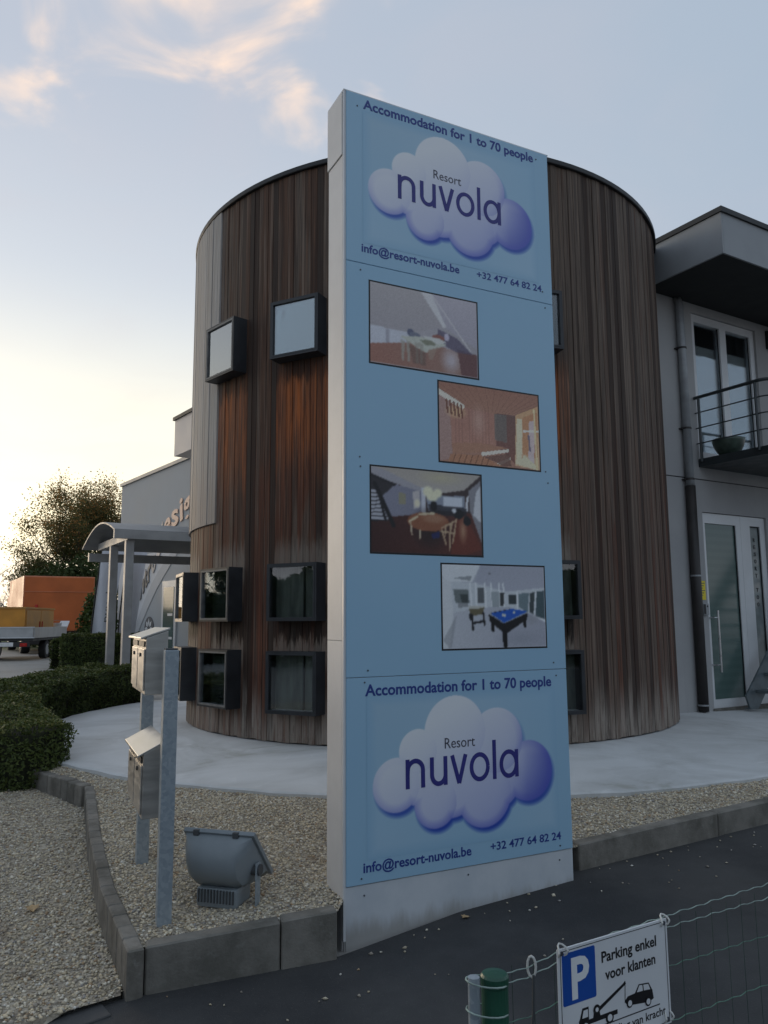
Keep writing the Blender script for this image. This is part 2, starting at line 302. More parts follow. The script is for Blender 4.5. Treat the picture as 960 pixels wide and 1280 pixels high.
MATS['wire_pale'] = simple('wire_pale', (0.26, 0.34, 0.31), 0.45, var=0.3, scale=25)
MATS['sign_plate'] = simple('parking_plate', (0.66, 0.68, 0.70), 0.35, var=0.04)
MATS['parking_blue'] = simple('parking_blue', (0.010, 0.075, 0.36), 0.35, var=0.05)
MATS['white_ink'] = simple('white_ink', (0.74, 0.76, 0.78), 0.4, var=0.03)
MATS['tie'] = simple('cable_tie', (0.60, 0.60, 0.57), 0.5)
MATS['bark'] = simple('bark', (0.11, 0.09, 0.07), 0.9, var=0.3, scale=8)
MATS['bark_far'] = simple('bark_far', (0.22, 0.20, 0.19), 0.9, var=0.2, scale=3)
def leafmat(name, cols, trans=0.25, rough=0.6):
    k = NT(name); a = k.n('ShaderNodeAttribute', attribute_name='Col'); sx = k.n('ShaderNodeSeparateColor'); k.l(a.outputs['Color'], sx.inputs[0])
    c = k.mix(k.sm(sx.outputs[0], 0.0, 0.7), cols[0], cols[1]); c = k.mix(k.sm(sx.outputs[0], 0.7, 1.0), c, cols[2])
    m = k.fin(c, rough, spec=0.3); t = k.n('ShaderNodeBsdfTranslucent'); k.setv(t.inputs[0], c)
    mx = k.n('ShaderNodeMixShader'); mx.inputs[0].default_value = trans; k.l(k.b.outputs[0], mx.inputs[1]); k.l(t.outputs[0], mx.inputs[2]); k.l(mx.outputs[0], k.out.inputs['Surface'])
    return m
MATS['hedge_leaf'] = leafmat('hedge_leaf', ((0.036, 0.058, 0.015), (0.082, 0.108, 0.026), (0.17, 0.17, 0.05)), 0.18)
MATS['hedge_core'] = simple('hedge_core', (0.018, 0.022, 0.009), 0.95, var=0.5, scale=40)
MATS['tree_leaf'] = leafmat('tree_leaf', ((0.085, 0.10, 0.035), (0.145, 0.14, 0.055), (0.45, 0.24, 0.08)), 0.55)
MATS['bush_leaf'] = leafmat('bush_leaf', ((0.035, 0.058, 0.018), (0.065, 0.095, 0.028), (0.13, 0.17, 0.04)), 0.3)
MATS['dry_leaf'] = simple('dry_leaf', (0.42, 0.29, 0.15), 0.8, var=0.25, scale=40)
MATS['pebble'] = simple('pale_pebble', (0.62, 0.60, 0.56), 0.8, var=0.25, scale=60)

# ------------------------------------------------------------------ mesh helpers
ORG = {}
def base_of(p): return ORG.get(p.as_pointer(), Vector((0, 0, 0))) if p else Vector((0, 0, 0))
def tag(o, label=None, cat=None, group=None, kind=None):
    if label: o['label'] = label
    if cat: o['category'] = cat
    if group: o['group'] = group
    if kind: o['kind'] = kind
    return o
def thing(name, loc, label, cat, group=None):
    o = bpy.data.objects.new(name, None); col.objects.link(o); o.location = loc; o.empty_display_size = 0.1
    ORG[o.as_pointer()] = Vector(loc); return tag(o, label, cat, group)
class MB:
    def __init__(s): s.v = []; s.f = []
    def add(s, vs, fs):
        b = len(s.v); s.v += [tuple(p) for p in vs]; s.f += [tuple(i + b for i in f) for f in fs]; return s
    def box8(s, o, ex, ey, ez):
        o, ex, ey, ez = Vector(o), Vector(ex), Vector(ey), Vector(ez)
        if ex.cross(ey).dot(ez) < 0: ex, ey = ey, ex
        p = [o, o + ex, o + ex + ey, o + ey]; p += [q + ez for q in p]
        return s.add(p, [(3, 2, 1, 0), (4, 5, 6, 7), (0, 1, 5, 4), (1, 2, 6, 5), (2, 3, 7, 6), (3, 0, 4, 7)])
    def box(s, c, sx, sy, sz, rz=0.0):
        a = Vector((math.cos(rz), math.sin(rz), 0)); b = Vector((-math.sin(rz), math.cos(rz), 0)); c = Vector(c)
        return s.box8(c - a * sx / 2 - b * sy / 2 - Vector((0, 0, sz / 2)), a * sx, b * sy, Vector((0, 0, sz)))
    def tube(s, path, rad, n=8, cap=True):
        path = [Vector(p) for p in path]; rads = rad if isinstance(rad, (list, tuple)) else [rad] * len(path)
        b = len(s.v); prev = None
        for i, p in enumerate(path):
            t = (path[min(i + 1, len(path) - 1)] - path[max(i - 1, 0)]).normalized()
            if prev is None:
                a = t.cross(Vector((0, 0, 1)));
                if a.length < 1e-3: a = t.cross(Vector((1, 0, 0)))
                a.normalize()
            else:
                a = prev - t * prev.dot(t)
                a = a.normalized() if a.length > 1e-5 else t.orthogonal().normalized()
            prev = a; c = t.cross(a)
            for j in range(n):
                th = 2 * math.pi * j / n; s.v.append(tuple(p + (a * math.cos(th) + c * math.sin(th)) * rads[i]))
        for i in range(len(path) - 1):
            for j in range(n):
                j2 = (j + 1) % n; s.f.append((b + i * n + j, b + i * n + j2, b + (i + 1) * n + j2, b + (i + 1) * n + j))
        if cap:
            s.f.append(tuple(b + j for j in reversed(range(n)))); e = b + (len(path) - 1) * n; s.f.append(tuple(e + j for j in range(n)))
        return s
    def prism(s, pts, ext):
        pts = [Vector(p) for p in pts]; ext = Vector(ext); n = len(pts)
        nrm = Vector((0, 0, 0))
        for i in range(n): nrm += pts[i].cross(pts[(i + 1) % n])
        if nrm.dot(ext) < 0: pts.reverse()
        return s.add(pts + [p + ext for p in pts], [tuple(reversed(range(n))), tuple(range(n, 2 * n))] + [(i, (i + 1) % n, n + (i + 1) % n, n + i) for i in range(n)])
    def lathe(s, c, prof, n=24):
        c = Vector(c); b = len(s.v)
        for r, z in prof:
            for j in range(n):
                t = 2 * math.pi * j / n; s.v.append((c.x + r * math.cos(t), c.y + r * math.sin(t), c.z + z))
        for i in range(len(prof) - 1):
            for j in range(n):
                j2 = (j + 1) % n; s.f.append((b + i * n + j, b + i * n + j2, b + (i + 1) * n + j2, b + (i + 1) * n + j))
        s.f.append(tuple(b + j for j in reversed(range(n)))); e = b + (len(prof) - 1) * n; s.f.append(tuple(e + j for j in range(n)))
        return s
    def build(s, name, mat, parent=None, bevel=0.0, smooth=False, loc=None, seg=2):
        org = base_of(parent) if parent else Vector(loc or (0, 0, 0))
        me = bpy.data.meshes.new(name); me.from_pydata([(x - org.x, y - org.y, z - org.z) for x, y, z in s.v], [], s.f); me.update()
        if bevel:
            bm = bmesh.new(); bm.from_mesh(me); es = [e for e in bm.edges if len(e.link_faces) == 2 and e.calc_face_angle(0) > 0.5]
            bmesh.ops.bevel(bm, geom=es, offset=bevel, segments=seg, profile=0.6, affect='EDGES', clamp_overlap=True); bm.to_mesh(me); bm.free()
        if smooth: me.shade_smooth()
        o = bpy.data.objects.new(name, me); col.objects.link(o); me.materials.append(MATS[mat] if isinstance(mat, str) else mat)
        if parent: o.parent = parent
        else: o.location = org
        ORG[o.as_pointer()] = org; return o
def np_mesh(name, verts, faces, mat, parent=None, colors=None, loc=(0, 0, 0), smooth=False):
    """verts (n,3), faces (m,k) numpy; colors per vertex (n,3)"""
    org = base_of(parent) if parent else Vector(loc)
    me = bpy.data.meshes.new(name); n, m, kk = len(verts), len(faces), faces.shape[1]
    me.vertices.add(n); me.vertices.foreach_set('co', (verts - np.array(org)).astype(np.float32).ravel())
    me.loops.add(m * kk); me.loops.foreach_set('vertex_index', faces.astype(np.int32).ravel())
    me.polygons.add(m); me.polygons.foreach_set('loop_start', np.arange(0, m * kk, kk, dtype=np.int32))
    me.update(calc_edges=True)
    if colors is not None:
        a = me.color_attributes.new('Col', 'FLOAT_COLOR', 'POINT'); a.data.foreach_set('color', np.c_[colors, np.ones(n)].astype(np.float32).ravel())
    me.validate()
    if smooth: me.shade_smooth()
    me.materials.append(MATS[mat]); o = bpy.data.objects.new(name, me); col.objects.link(o)
    if parent: o.parent = parent
    else: o.location = org
    ORG[o.as_pointer()] = org; return o
def text_obj(name, txt, mat, parent, o, ux, uy, width=None, height=None, bold=0.0, depth=0.0012, shear=0.0):
    """flat lettering: o = baseline start, ux/uy unit axes; bounding box of the glyphs fitted to width, cap height to height"""
    cu = bpy.data.curves.new('txt', 'FONT'); cu.body = txt; cu.size = 1.0; cu.offset = bold; cu.shear = shear; cu.resolution_u = 3
    ob = bpy.data.objects.new('txt', cu); col.objects.link(ob)
    me = bpy.data.meshes.new_from_object(ob); bpy.data.objects.remove(ob); bpy.data.curves.remove(cu)
    xs = [v.co.x for v in me.vertices]; x0, x1 = min(xs), max(xs); sy = height / 0.70; sx = width / (x1 - x0) if width else sy
    ux, uy = Vector(ux), Vector(uy); nz = ux.cross(uy).normalized(); org = base_of(parent)
    for v in me.vertices:
        p = Vector(o) + ux * (v.co.x - x0) * sx + uy * v.co.y * sy; v.co = p - org
    bm = bmesh.new(); bm.from_mesh(me); word = {v: 0 for v in bm.verts}; outs = []
    if ' ' in txt:                                            # one piece of lettering per word
        seen, comps = set(), []
        for v in bm.verts:
            if v in seen: continue
            st, cp = [v], []; seen.add(v)
            while st:
                q = st.pop(); cp.append(q)
                for ed_ in q.link_edges:
                    o2 = ed_.other_vert(q)
                    if o2 not in seen: seen.add(o2); st.append(o2)
            xs_ = [(q.co + org - Vector(o)).dot(ux) / (ux.length_squared * sx) for q in cp]; comps.append((min(xs_), max(xs_), cp))
        comps.sort(key=lambda c: c[0]); wi, end = 0, comps[0][1]
        for a_, b_, cp in comps:
            if a_ - end > 0.17: wi += 1
            end = max(end, b_)
            for q in cp: word[q] = wi
    for wi in sorted(set(word.values())):
        b2 = bm.copy(); b2.verts.ensure_lookup_table(); bm.verts.ensure_lookup_table(); bm.verts.index_update()
        bmesh.ops.delete(b2, geom=[b2.verts[v.index] for v in bm.verts if word[v] != wi], context='VERTS')
        for f_ in b2.faces: f_.smooth = False
        g = bmesh.ops.extrude_face_region(b2, geom=list(b2.faces)); vs = [e for e in g['geom'] if isinstance(e, bmesh.types.BMVert)]
        bmesh.ops.translate(b2, verts=vs, vec=nz * depth); me2 = bpy.data.meshes.new(name); b2.to_mesh(me2); b2.free(); me2.materials.append(MATS[mat])
        ob = bpy.data.objects.new(name, me2); col.objects.link(ob); ob.parent = parent; ORG[ob.as_pointer()] = org; outs.append(ob)
    bm.free(); bpy.data.meshes.remove(me); return outs
def ribbon(mb, pts, w, o, ux, uy, n, depth=0.0012):
    pts = [Vector((p[0], p[1])) for p in pts]; L, Rr = [], []
    for i, p in enumerate(pts):
        t = (pts[min(i + 1, len(pts) - 1)] - pts[max(i - 1, 0)]).normalized(); q = Vector((-t.y, t.x)) * w / 2; L.append(p + q); Rr.append(p - q)
    def W(p, h): return Vector(o) + Vector(ux) * p.x + Vector(uy) * p.y + Vector(n) * h
    for i in range(len(pts) - 1):
        q = [W(L[i], depth), W(Rr[i], depth), W(Rr[i + 1], depth), W(L[i + 1], depth)]
        if (q[1] - q[0]).cross(q[2] - q[0]).dot(Vector(n)) < 0: q.reverse()
        mb.add(q, [(0, 1, 2, 3)])
    return mb

# ------------------------------------------------------------------ ground
TC = Vector((0.536, 9.946, 0)); TR = 2.912; PAD = 0.48; APR = 4.5
ca, sa = math.cos(0.4726), math.sin(0.4726)
def asph(x, y):
    s = (x + 0.2134) * ca + (y - 3.936) * sa
    s = max(-6.0, min(9.0, s)); return 0.0886 + 0.0555 * s
def lerp_pts(t, pts):
    if t <= pts[0][0]: return pts[0][1]
    for (a, b), (c, d) in zip(pts, pts[1:]):
        if t <= c: return b + (d - b) * (t - a) / (c - a)
    return pts[-1][1]
KERB = [(-5.2, 9.4), (-1.06, 3.54)]
FRONT = [(-1.06, 3.545), (-0.215, 3.79), (1.08, 4.72), (2.56, 5.41), (4.3, 6.2), (9.0, 8.4)]
def yk(x): return lerp_pts(x, FRONT)
DRV = [(-5, -0.05), (3.5, 0.035), (6.5, 0.215), (9.5, 0.36), (13, 0.46), (400, 0.47)]
def drive(x, y):
    z = lerp_pts(y, DRV)
    if x > -1.35 + max(0, (y - 3.36)) * -0.45 and y < 12: z = min(z, asph(x, y) - 0.04)
    elif y < 3.3: z = min(z, asph(x, y) - 0.035 if x > -4 else z)
    return z
xs = np.concatenate([np.linspace(-400, -20, 12), np.linspace(-16, 14, 61), np.linspace(20, 400, 12)])
ys = np.concatenate([np.linspace(-300, -20, 8), np.linspace(-15, 30, 91), np.linspace(36, 700, 16)])
V = np.array([(x, y, drive(x, y)) for y in ys for x in xs]); nx, ny = len(xs), len(ys)
F = np.array([(j * nx + i, j * nx + i + 1, (j + 1) * nx + i + 1, (j + 1) * nx + i) for j in range(ny - 1) for i in range(nx - 1)])
tag(np_mesh('ground', V, F, 'terrain'), kind='structure')

# asphalt road: everything in front of the kerb line
EDGE = [(-9.0, -3.0), (-2.6, 2.33), (-1.35, 3.36), (-1.08, 3.555)] + [(x, y + 0.02) for x, y in FRONT[1:]]
def dense(pl, step):
    out = [Vector((*pl[0], 0))]
    for a, b in zip(pl, pl[1:]):
        a, b = Vector((*a, 0)), Vector((*b, 0)); n = max(1, int((b - a).length / step))
        out += [a + (b - a) * i / n for i in range(1, n + 1)]
    return out
ed = dense(EDGE, 0.25); V, F, nv = [], [], 14
for p in ed:
    for j in range(nv):
        t = (j / (nv - 1)) ** 1.6; q = Vector((p.x * (1 + 0.3 * t), p.y + (-9 - p.y) * t)); V.append((q.x, q.y, asph(q.x, q.y)))
F = [(i * nv + j, i * nv + j + 1, (i + 1) * nv + j + 1, (i + 1) * nv + j) for i in range(len(ed) - 1) for j in range(nv - 1)]
tag(np_mesh('asphalt_road', np.array(V), np.array(F), 'asphalt'), kind='structure')

# near left gravel drive, a sheet over the ground
V, F = [], []; gx = np.linspace(-7, 0, 36); gy = np.linspace(0, 1, 40)
LEFTK = [(3.3, -1.10), (3.54, -1.10), (4.2, -1.43), (4.94, -1.76), (6.18, -2.26), (6.9, -3.0), (9.0, -4.4)]
ROADL = [(-3.0, -9.0), (2.33, -2.6), (3.36, -1.35), (3.555, -1.08)]
def left_right_edge(y): return lerp_pts(y, LEFTK) if y > 3.55 else lerp_pts(y, ROADL) + 0.02
yy = np.linspace(0.4, 9.0, 70)
for y in yy:
    xr = left_right_edge(y)
    for t in np.linspace(0, 1, 24): x = xr - (xr + 8.0) * t if xr > -8 else xr; V.append((x, y, drive(min(x, -1.6 - max(0, y - 3.36)), y) + 0.018))
F = [(i * 24 + j, i * 24 + j + 1, (i + 1) * 24 + j + 1, (i + 1) * 24 + j) for i in range(len(yy) - 1) for j in range(23)]
tag(np_mesh('gravel_drive', np.array(V), np.array(F), 'gravel_sheet'), kind='structure')

# raised gravel bed between the kerbs and the apron
BEDP = [(-3.0, 6.86, 0.375), (-2.24, 6.16, 0.350), (-1.74, 4.93, 0.295), (-1.41, 4.2, 0.250), (-1.06, 3.58, 0.215), (-0.225, 3.83, 0.270), (-0.225, 4.03, 0.275), (1.0, 4.665, 0.298), (1.09, 4.72, 0.300), (2.56, 5.46, 0.385), (4.3, 6.25, 0.43), (6.5, 7.3, 0.46)]
bd = []
for a, b in zip(BEDP, BEDP[1:]):
    a, b = Vector(a), Vector(b); n = max(1, int((b - a).length / 0.12)); bd += [a + (b - a) * i / n for i in range(n)]
bd.append(Vector(BEDP[-1])); nv = 16; V = []
def bed_pt(p, t):
    d = Vector((p.x, p.y, 0)) - TC; q = TC + d.normalized() * min(APR - 0.08, d.length - 0.01)
    w = Vector((p.x + (q.x - p.x) * t, p.y + (q.y - p.y) * t, 0)); w.z = p.z + (0.405 - p.z) * t + 0.012 * math.sin(w.x * 7 + 1) * math.sin(w.y * 6) * t * (1 - t) * 4; return w
for p in bd:
    for j in range(nv): V.append(bed_pt(p, j / (nv - 1)))
F = [(i * nv + j, (i + 1) * nv + j, (i + 1) * nv + j + 1, i * nv + j + 1) for i in range(len(bd) - 1) for j in range(nv - 1)]
tag(np_mesh('gravel_bed', np.array([tuple(v) for v in V]), np.array(F), 'gravel_sheet'), kind='structure')

# concrete apron round the tower
mb = MB(); n = 128
prof = [(TR - 0.3, 0.0), (TR + 0.2, 0.0), (3.6, -0.018), (4.1, -0.034), (APR - 0.02, -0.05), (APR, -0.06), (APR, -0.25)]
for r, dz_ in prof:
    for j in range(n):
        t = 2 * math.pi * j / n; rr = r + (0.012 * math.sin(t * 23) + 0.01 * math.sin(t * 57 + 1) if r > 4.4 else 0)
        mb.v.append((TC.x + rr * math.cos(t), TC.y + rr * math.sin(t), PAD + dz_))
for i in range(len(prof) - 1):
    for j in range(n): j2 = (j + 1) % n; mb.f.append((i * n + j, (i + 1) * n + j, (i + 1) * n + j2, i * n + j2))
tag(mb.build('concrete_apron', 'apron'), kind='structure')
mb = MB(); mb.prism([(4.3, 6.9, 0.30), (12, 10.5, 0.30), (9, 16, 0.30), (3.0, 13.0, 0.30), (3.6, 8.0, 0.30)], (0, 0, 0.131)); tag(mb.build('paved_yard', 'apron'), kind='structure')

# loose stones
def stones(name, pts, size, label):
    n = len(pts); oct_ = np.array([(1, 0, 0), (0, 1, 0), (-1, 0, 0), (0, -1, 0), (0, 0, 1), (0, 0, -1)], float)
    fc = np.array([(0, 1, 4), (1, 2, 4), (2, 3, 4), (3, 0, 4), (1, 0, 5), (2, 1, 5), (3, 2, 5), (0, 3, 5)])
    s = size * np.clip(rng.lognormal(0, 0.36, (n, 1, 1)), 0.4, 1.9); sh = oct_[None] * rng.uniform(0.55, 1.15, (n, 6, 1)) * np.stack([rng.uniform(0.8, 1.3, n), rng.uniform(0.6, 1.0, n), rng.uniform(0.4, 0.75, n)], 1)[:, None, :]
    th = rng.uniform(0, 2 * np.pi, n); c, s_ = np.cos(th), np.sin(th); tx = rng.normal(0, 0.35, n)
    X = sh * s; z2 = X[..., 2] * np.cos(tx)[:, None] - X[..., 1] * np.sin(tx)[:, None]; y2 = X[..., 2] * np.sin(tx)[:, None] + X[..., 1] * np.cos(tx)[:, None]
    Vv = np.stack([X[..., 0] * c[:, None] - y2 * s_[:, None], X[..., 0] * s_[:, None] + y2 * c[:, None], z2], -1) + pts[:, None, :]
    Ff = (fc[None] + 6 * np.arange(n)[:, None, None]).reshape(-1, 3)
    pal = np.array([(0.60, 0.53, 0.40), (0.50, 0.43, 0.32), (0.70, 0.65, 0.54), (0.34, 0.30, 0.25), (0.63, 0.53, 0.37), (0.42, 0.30, 0.19), (0.68, 0.65, 0.58), (0.33, 0.31, 0.29)])
    ci = rng.choice(len(pal), n, p=[.24, .2, .14, .12, .14, .06, .05, .05]); cc = pal[ci] * rng.uniform(0.75, 1.15, (n, 1))
    o = np_mesh(name, Vv.reshape(-1, 3), Ff, 'gravel_stone', None, np.repeat(cc, 6, 0)); tag(o, label, 'gravel', kind='stuff'); return o
pts = []
for i in range(len(bd) - 1):
    a, b = bd[i], bd[i + 1]
    if b.x > 4.6: break
    q = bed_pt(a, 1.0); area = (b - a).length * 0.75 * (q - a).length
    for _ in range(int(area * 6600)):
        t = random.random(); u = random.random(); p = bed_pt(a + (b - a) * u, t); pts.append((p.x, p.y, p.z + 0.003))
stones('gravel', np.array(pts), 0.0082, 'loose beige gravel filling the raised bed beside the sign')
pts = []
while len(pts) < 56000:
    y = random.uniform(2.4, 8.0); xr = left_right_edge(y); x = xr - random.uniform(0.0, 1.0) * (1.0 + 0.35 * y)
    if random.random() > min(1, (4.2 / y) ** 1.0): continue
    pts.append((x, y, drive(min(x, -1.6 - max(0, y - 3.36)), y) + 0.021))
stones('gravel', np.array(pts), 0.0088, 'loose beige gravel of the drive left of the kerb')
pts = []
for _ in range(85):
    x = random.uniform(-1.0, 3.2); y = yk(x) - abs(random.gauss(0.03, 0.28)) - 0.05; pts.append((x, y, asph(x, y) + 0.004))
stones('gravel', np.array(pts), 0.0085, 'stray pale pebbles scattered along the asphalt edge')

# kerbs
kerb = tag(bpy.data.objects.new('kerb', None), kind='structure'); col.objects.link(kerb)
def kerb_run(a, b, za, zb, ztop_a, ztop_b, w, pieces, gap=0.006, side=1, jit=0.004):
    a, b = Vector((*a, 0)), Vector((*b, 0)); d = (b - a); L = d.length; d.normalize(); nrm = Vector((-d.y, d.x, 0)) * side
    cuts = [0] + list(np.cumsum(pieces) / sum(pieces))
    for t0, t1 in zip(cuts, cuts[1:]):
        p0 = a + d * (L * t0 + gap / 2); p1 = a + d * (L * t1 - gap / 2); j = random.uniform(-jit, jit); jz = random.uniform(-jit, jit)
        lo0, lo1 = za + (zb - za) * t0 - 0.12, za + (zb - za) * t1 - 0.12; h0, h1 = ztop_a + (ztop_b - ztop_a) * t0 + jz, ztop_a + (ztop_b - ztop_a) * t1 + jz
        q = [p0 + nrm * j, p1 + nrm * j, p1 + nrm * (w + j), p0 + nrm * (w + j)]; zl = [lo0, lo1, lo1, lo0]; zh = [h0, h1, h1, h0]
        m = MB(); vs = [(p.x, p.y, z) for p, z in zip(q, zl)] + [(p.x, p.y, z) for p, z in zip(q, zh)]
        m.add(vs, [(3, 2, 1, 0), (4, 5, 6, 7), (0, 1, 5, 4), (1, 2, 6, 5), (2, 3, 7, 6), (3, 0, 4, 7)])
        o = m.build('kerb_stone', 'kerb', kerb); bm = bmesh.new(); bm.from_mesh(o.data); bmesh.ops.recalc_face_normals(bm, faces=bm.faces)
        bmesh.ops.bevel(bm, geom=list(bm.edges), offset=0.007, segments=1, affect='EDGES'); bm.to_mesh(o.data); bm.free()
kerb_run((-1.028, 3.547), (-0.222, 3.782), 0.03, 0.09, 0.232, 0.288, 0.085, [0.56, 0.25])
kerb_run((1.10, 4.715), (2.56, 5.40), 0.17, 0.25, 0.315, 0.40, 0.085, [1.0, 0.46])
kerb_run((2.56, 5.40), (4.3, 6.2), 0.25, 0.34, 0.40, 0.445, 0.085, [0.54, 1.0])
LK = [(-1.085, 3.50, 0.03, 0.232), (-1.455, 4.2, 0.05, 0.268), (-1.785, 4.94, 0.1, 0.312), (-2.28, 6.16, 0.19, 0.37)]
for a, b in zip(LK, LK[1:]):
    L = math.hypot(a[0] - b[0], a[1] - b[1]); kerb_run(a[:2], b[:2], a[2], b[2], a[3], b[3], 0.07, [1] * max(2, int(L / 0.125)), 0.002, -1, 0.002)
kerb_run((-2.30, 6.155), (-2.98, 6.78), 0.19, 0.21, 0.372, 0.392, 0.085, [1] * 8, 0.005, -1, 0.006)
mb = None
for (a, b) in (((-2.25, 2.64), (-1.86, 2.96)), ((-1.86, 2.96), (-1.50, 3.255)), ((-1.50, 3.255), (-1.18, 3.50))):
    a, b = Vector((*a, 0)), Vector((*b, 0)); d = (b - a).normalized(); nrm = Vector((d.y, -d.x, 0)); L = (b - a).length - 0.008
    m = MB(); z0 = asph(a.x, a.y) - 0.1; z1 = asph(b.x, b.y) - 0.1; e = d * L; e.z = z1 - z0
    m.box8((a.x, a.y, z0), e, nrm * 0.13, (0, 0, 0.109)); m.build('edging_stone', 'dark_paver', kerb, bevel=0.004, seg=1)

# ------------------------------------------------------------------ pylon sign
SO = Vector((-0.203, 3.9412, 0.3365)); SU = Vector((ca, sa, 0)); SV = Vector((0, 0, 1)); SN = Vector((sa, -ca, 0)); SW, SH, ST = 1.392, 4.1435, 0.215
sign = thing('pylon_sign', (SO + SU * SW / 2 - SN * ST / 2) * Vector((1, 1, 0)).x if False else ((SO + SU * SW / 2 - SN * ST / 2).x, (SO + SU * SW / 2 - SN * ST / 2).y, 0.1),
             'tall pale blue advertising pylon with cloud logos and four interior photos', 'sign')
def SP(u, v, h=0.0): return SO + SU * u + SV * v + SN * h
# carcass
m = MB(); m.box8(SP(0.004, -0.42, -0.006), SU * (SW - 0.008), -SN * (ST - 0.006), SV * (SH + 0.415)); m.build('body', 'sign_white', sign, bevel=0.003, seg=1)
# side cladding of two sheets with a capping, and edge trims
m = MB(); m.box8(SP(0.003, -0.40, -0.018), -SU * 0.006, -SN * (ST - 0.03), SV * (1.56)); m.build('side_sheet', 'sign_white', sign, bevel=0.001, seg=1)
m = MB(); m.box8(SP(0.003, 1.163, -0.018), -SU * 0.006, -SN * (ST - 0.03), SV * (2.60)); m.build('side_sheet', 'sign_white', sign, bevel=0.001, seg=1)
m = MB(); m.box8(SP(0.003, 3.77, -0.014), -SU * 0.011, -SN * (ST - 0.018), SV * (SH - 3.775)); m.build('side_cap', 'sign_white', sign, bevel=0.001, seg=1)
m = MB(); m.box8(SP(-0.004, -0.24, -0.012), SU * 0.012, SN * 0.015, SV * (SH + 0.24)); m.build('edge_trim', 'white_alu', sign)
m = MB(); m.box8(SP(-0.005, SH - 0.002, 0.004), SU * (SW + 0.01), -SN * (ST + 0.006), SV * 0.006); m.build('top_cap', 'white_alu', sign)
m = MB(); m.box8(SP(0.009, -0.40, -0.004), SU * (SW - 0.012), SN * 0.005, SV * 0.398); m.build('plinth', 'plinth', sign)
panels = []
for v0, v1 in ((0.002, 0.978), (0.981, 3.158), (3.161, SH - 0.002)):
    m = MB(); m.box8(SP(0.010, v0, -0.004), SU * (SW - 0.013), SN * 0.010, SV * (v1 - v0)); panels.append(m.build('panel', 'sign_blue', sign, bevel=0.0015, seg=1))
PH = 0.0062
for u, v in ((0.076, 4.068), (1.30, 4.09), (0.093, 3.12), (1.33, 3.13), (0.086, 2.10), (0.09, 2.05), (1.315, 3.23), (1.29, 2.117), (1.305, 2.051), (0.128, 1.013), (0.11, 0.955), (1.299, 1.017), (1.314, 0.945), (0.106, -0.05), (0.701, -0.04), (1.296, -0.05), (0.09, 0.03), (1.30, 0.026)):
    par = sign if v < 0 else panels[0 if v < 0.98 else 1 if v < 3.16 else 2]
    c = SP(u, v, 0.001 if v < 0 else 0.006); m = MB(); m.tube([c, c + SN * 0.003], 0.0045, 8); m.build('screw', 'screw', par)

# print painter: numpy raster -> coloured grid
def srgb(c): c = np.asarray(c, float) / 255.0; return np.where(c <= 0.04045, c / 12.92, ((c + 0.055) / 1.055) ** 2.4)
class Canvas:
    def __init__(s, w, h, bgc): s.w, s.h = w, h; s.x, s.y = np.meshgrid((np.arange(w)) / (w - 1), (np.arange(h)) / (h - 1)); s.a = np.zeros((h, w, 3)) + np.array(bgc, float)
    def poly(s, pts, c, alpha=1.0, c2=None, axis=1):
        inside = np.zeros((s.h, s.w), bool); n = len(pts)
        for i in range(n):
            (x1, y1), (x2, y2) = pts[i], pts[(i + 1) % n]
            if y1 == y2: continue
            cond = ((s.y < y1) != (s.y < y2)) & (s.x < (x2 - x1) * (s.y - y1) / (y2 - y1) + x1); inside ^= cond
        s.fill(inside * alpha, c, c2, axis)
    def fill(s, mask, c, c2=None, axis=1):
        c = np.array(c, float)[None, None] + np.zeros_like(s.a)
        if c2 is not None: t = (s.y if axis else s.x)[..., None]; c = c * (1 - t) + np.array(c2, float) * t
        mk = np.asarray(mask, float)[..., None]; s.a = s.a * (1 - mk) + c * mk
    def ell(s, cx, cy, rx, ry, c, alpha=1.0, soft=0.0):
        d = np.hypot((s.x - cx) / rx, (s.y - cy) / ry); mk = (d < 1) if soft == 0 else np.clip((1 - d) / soft, 0, 1); s.fill(mk * alpha, c)
    def line(s, x0, y0, x1, y1, w, c, alpha=1.0):
        dx, dy = x1 - x0, y1 - y0; L2 = dx * dx + dy * dy + 1e-9; t = np.clip(((s.x - x0) * dx + (s.y - y0) * dy) / L2, 0, 1)
        d = np.hypot(s.x - x0 - t * dx, (s.y - y0 - t * dy) * s.h / s.w); s.fill((d < w / 2) * alpha, c)
    def blur(s, n=1):
        for _ in range(n):
            p = np.pad(s.a, ((1, 1), (1, 1), (0, 0)), 'edge'); s.a = (p[:-2, 1:-1] + p[2:, 1:-1] + p[1:-1, :-2] + p[1:-1, 2:] + 2 * p[1:-1, 1:-1]) / 6
    def grain(s, k): s.a = np.clip(s.a + rng.normal(0, k, s.a.shape[:2])[..., None], 0, 255)
def print_grid(name, cv, parent, u0, v0, u1, v1, h):
    """canvas y runs downwards from v1"""
    P = np.array(SO)[None, None] + np.array(SU) * (u0 + (u1 - u0) * cv.x)[..., None] + np.array(SV) * (v1 + (v0 - v1) * cv.y)[..., None] + np.array(SN) * h
    w, hh = cv.w, cv.h; i = np.arange(w * hh).reshape(hh, w); Ff = np.stack([i[1:, :-1], i[1:, 1:], i[:-1, 1:], i[:-1, :-1]], -1).reshape(-1, 4)
    return np_mesh(name, P.reshape(-1, 3), Ff, 'print', parent, srgb(np.clip(cv.a, 0, 255)).reshape(-1, 3))
